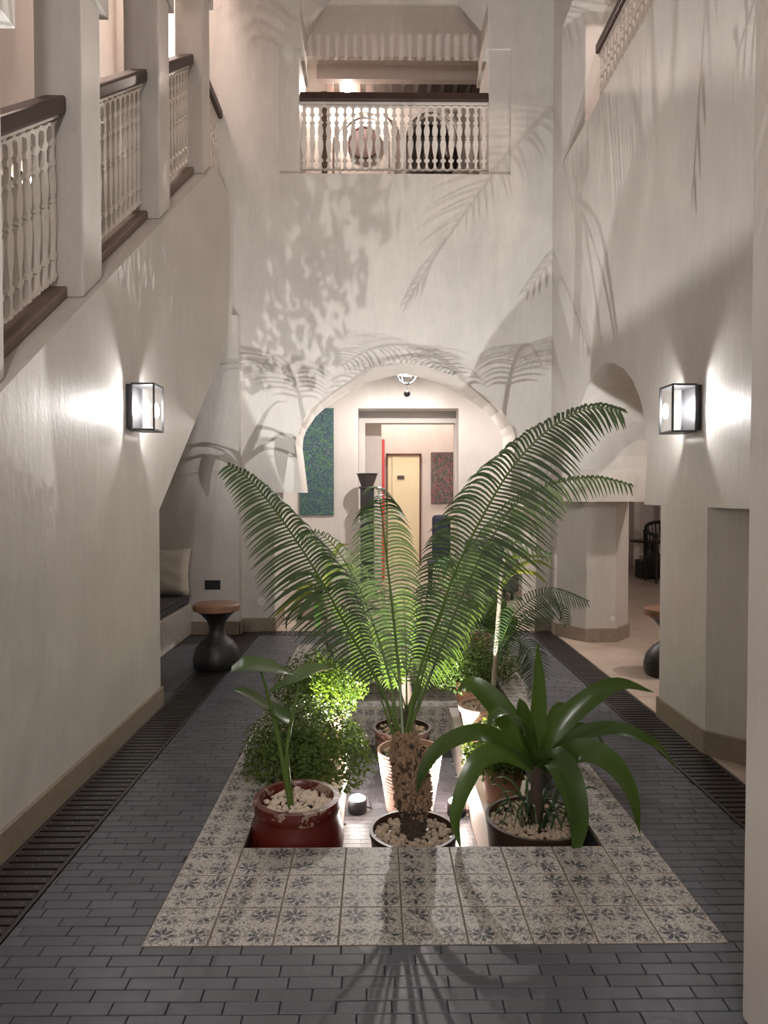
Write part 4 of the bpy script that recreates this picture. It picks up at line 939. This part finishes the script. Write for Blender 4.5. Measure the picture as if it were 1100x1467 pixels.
for i in range(34):
    a = rnd.random() * 6.283; b0 = Vector((c.x + .05 * math.cos(a) + rnd.uniform(-.05, .05), c.y + .05 * math.sin(a) + rnd.uniform(-.05, .05), LZ + .27)); d = Vector((math.cos(a), math.sin(a), 0)); L = rnd.uniform(.1, .2)
    m = MB(); strip(m, [b0, b0 + d * L * .35 + Vector((0, 0, L * .75)), b0 + d * L * .8 + Vector((0, 0, L * .9)), b0 + d * L * 1.15 + Vector((0, 0, L * .45))], .014, (d.x * .2, d.y * .2 - .3, 1), .2, n=7); m.build('grass_blade', 'cycad_dark', t, True)

# ------------------------------------------------------------------ bushy ferns
def fernbush(label, c, R_, Hh, zc, potprof, potmat, n=4200, group=None, flat=.75):
    c = Vector(c); t = thing('potted_fern', c, label, 'plant', group or 'bushy potted ferns'); pot(t, c, potprof, potmat)
    zt = max(z for r_, z in potprof) + c.z; soil(t, c, max(r_ for r_, z in potprof) * .82, zt - .02)
    m = MB(); st = MB(); ctr = Vector((c.x, c.y, zc))
    lumps = [(Vector((rnd.gauss(0, 1), rnd.gauss(0, 1), rnd.gauss(.3, .8))).normalized(), rnd.uniform(.1, .3)) for _ in range(26)]
    for i in range(n):
        d = Vector((rnd.gauss(0, 1), rnd.gauss(0, 1), rnd.gauss(0.15, .8))); d.normalize()
        lump = 1 + max([k_ * max(0, d.dot(l_) - .75) / .25 for l_, k_ in lumps]) - .12
        rr = rnd.random() ** .35 * lump
        p = ctr + Vector((d.x * R_ * rr, d.y * R_ * rr, d.z * Hh * rr - (R_ * .25 * (d.x ** 2 + d.y ** 2) * rr)))
        if p.z < LZ + .02: p.z = LZ + .02 + rnd.random() * .05
        s = rnd.uniform(.007, .016); a = Vector((rnd.gauss(0, 1), rnd.gauss(0, 1), rnd.gauss(0, .5))).normalized(); nn = (d + Vector((rnd.gauss(0, .5), rnd.gauss(0, .5), .5 + rnd.gauss(0, .4)))).normalized(); b = nn.cross(a).normalized(); a = b.cross(nn)
        m.add([p - a * s, p + b * s * .6 - nn * s * .15, p + a * s, p - b * s * .6 - nn * s * .15], [(0, 1, 2, 3)])
    for i in range(60):
        d = Vector((rnd.gauss(0, 1), rnd.gauss(0, 1), abs(rnd.gauss(0.2, .7)))).normalized()
        e = ctr + Vector((d.x * R_ * .9, d.y * R_ * .9, d.z * Hh * .9 - R_ * .25 * (d.x ** 2 + d.y ** 2)))
        e.z = max(e.z, LZ + .03); s0 = Vector((c.x, c.y, zt - .01)); st.tube(crom([s0, s0.lerp(e, .5) + Vector((0, 0, .08)), e], 6), .0022, 4)
    st.build('stems', 'stem', t)['kind'] = 'stuff'
    o = m.build('foliage', 'fern', t); o['kind'] = 'stuff'; return t
def potprof(r_, h): return [(.001, 0), (r_ * .7, 0), (r_ * .95, h * .85), (r_ * 1.04, h * .87), (r_ * 1.04, h), (r_ * .9, h), (r_ * .88, h - .03), (.001, h - .03)]
fernbush('bushy bright fern spilling over the pit rim behind the red jar', (-.37, 3.72, LZ), .355, .20, .13, potprof(.15, .27), 'terracotta', 7000)
fernbush('bushy fern between the red-jar fern and the leaning trunk plant', (-.37, 4.68, LZ), .31, .22, .19, potprof(.15, .27), 'terracotta', 5600)
fernbush('bright fern on the pit ledge just behind the dracaena bowl', (.70, 3.92, LZ), .215, .18, .02, potprof(.125, .2), 'terracotta', 3800)
fernbush('bushy fern under the fan leaf at the far corner of the pit', (.745, 5.45, LZ), .36, .25, .16, potprof(.15, .28), 'terracotta', 6000)

# pale pot with slender pole trunk and dark hanging fronds
c = Vector((.745, 4.86, LZ)); t = thing('pale_pot_palm', c, 'slender pale-trunked palm with a dark drooping frond in a whitish pot', 'plant')
pot(t, c, [(.001, 0), (.12, 0), (.165, .21), (.18, .225), (.185, .26), (.175, .268), (.155, .26), (.15, .23), (.001, .22)], 'pale_pot'); 
pebbles(t, c, .145, LZ + .232, 110)
MB().tube([at(706, 990, 4.9), at(713, 900, 4.92), at(718, 820, 4.95), at(735, 745, 5.0)], [.018, .017, .015, .012], 10).build('trunk', 'pale_bark', t, True)
for pth, n, L in (([(712, 960, 4.9), (720, 915, 4.9), (742, 875, 4.88), (785, 848, 4.85), (842, 862, 4.82)], 44, .22), ([(713, 965, 4.9), (730, 930, 4.8), (745, 915, 4.75), (765, 945, 4.7), (762, 1000, 4.68)], 40, .17), ([(718, 930, 4.9), (760, 880, 5.0), (800, 868, 5.05), (812, 895, 5.1)], 30, .16), ([(720, 860, 4.93), (690, 815, 5.1), (650, 800, 5.3), (620, 815, 5.4)], 34, .25)):
    frond(t, px(pth), n, L, 'cycad_dark', droop=.2, w_=.009, rr=.006, start=.12)
for pth in ([(712, 850, 4.95), (740, 815, 4.9), (770, 805, 4.85), (796, 818, 4.8)], [(712, 852, 4.95), (735, 822, 4.85), (765, 822, 4.8), (785, 838, 4.75)], [(710, 845, 4.95), (725, 805, 5.0), (755, 797, 5.0), (790, 800, 5.0)]):
    m = MB(); strip(m, px(pth), .05, (0, -.6, .8), .3, n=10); m.build('leaf', 'strap_yellow', t, True)
# fan leaf plant
c = Vector((.93, 6.40, .003)); t = thing('fan_leaf_plant', c, 'small plant with one bright pleated fan leaf behind the far fern', 'plant')
pot(t, c, potprof(.11, .13), 'terracotta'); soil(t, c, .09, c.z + .11)
hub = at(688, 898, 6.25)
MB().tube(crom([Vector((c.x, c.y, c.z + .11)), Vector((c.x, 6.36, .18)), hub], 8), .008, 6).build('leaf_stalk', 'stem', t, True)
for a0, L in ((-20, .26), (0, .3), (18, .33), (36, .34), (54, .35), (72, .34), (92, .33), (112, .32), (134, .3), (158, .27), (182, .24)):
    d = Vector((math.cos(R(a0)), -.25, math.sin(R(a0)))); m = MB(); strip(m, [hub, hub + d * L * .5, hub + d * L + Vector((0, -.03, -.03))], .09, (0, -1, .2), .5, lambda s_: .25 + .75 * min(1, s_ * 1.4) if s_ < .9 else 1 - (s_ - .9) * 5, 8); m.build('leaf_segment', 'alocasia', t)
# strap-leaf plants far left
c = Vector((at(484, 950, 5.8).x, 5.84, LZ)); t = thing('leaning_trunk_dracaena', c, 'dracaena with a dark leaning trunk and yellowing leaves near the big arch', 'plant')
pot(t, c, [(.001, 0), (.13, 0), (.165, .24), (.175, .26), (.175, .30), (.16, .30), (.15, .27), (.001, .26)], 'brown_glaze'); soil(t, c, .15, LZ + .28)
MB().tube([c + Vector((-.05, 0, .28)), at(470, 915, 5.82), at(472, 875, 5.82), at(462, 845, 5.82)], [.026, .024, .022, .02], 10).build('trunk', 'bark_dark', t, True)
for pth, w_, mt in (([(462, 850, 5.82), (440, 845, 5.75), (415, 862, 5.7), (388, 888, 5.65)], .075, 'strap_yellow'), ([(462, 848, 5.82), (445, 838, 5.75), (418, 845, 5.7), (402, 846, 5.65)], .06, 'strap_yellow'),
    ([(463, 850, 5.82), (450, 855, 5.7), (435, 872, 5.62), (424, 893, 5.6)], .075, 'dracaena'), ([(462, 846, 5.82), (440, 850, 5.72), (420, 870, 5.65), (400, 884, 5.6)], .06, 'strap_yellow'), ([(463, 850, 5.82), (458, 862, 5.65), (455, 885, 5.6), (456, 905, 5.6)], .08, 'dracaena'),
    ([(462, 846, 5.82), (450, 825, 5.85), (425, 825, 5.8), (410, 842, 5.78)], .06, 'dracaena'), ([(464, 846, 5.84), (480, 820, 5.9), (500, 810, 5.9), (520, 830, 5.9)], .07, 'strap_yellow'), ([(464, 848, 5.84), (490, 840, 5.8), (515, 850, 5.8), (530, 880, 5.8)], .07, 'dracaena'),
    ([(464, 846, 5.84), (470, 815, 5.9), (485, 785, 5.9), (500, 780, 5.9)], .07, 'strap_yellow'), ([(460, 850, 5.8), (430, 868, 5.7), (412, 885, 5.68), (410, 905, 5.68)], .03, 'bark_dark')):
    m = MB(); strip(m, px(pth), w_, (0, -.6, .8), .3, n=10); m.build('leaf', mt, t, True)
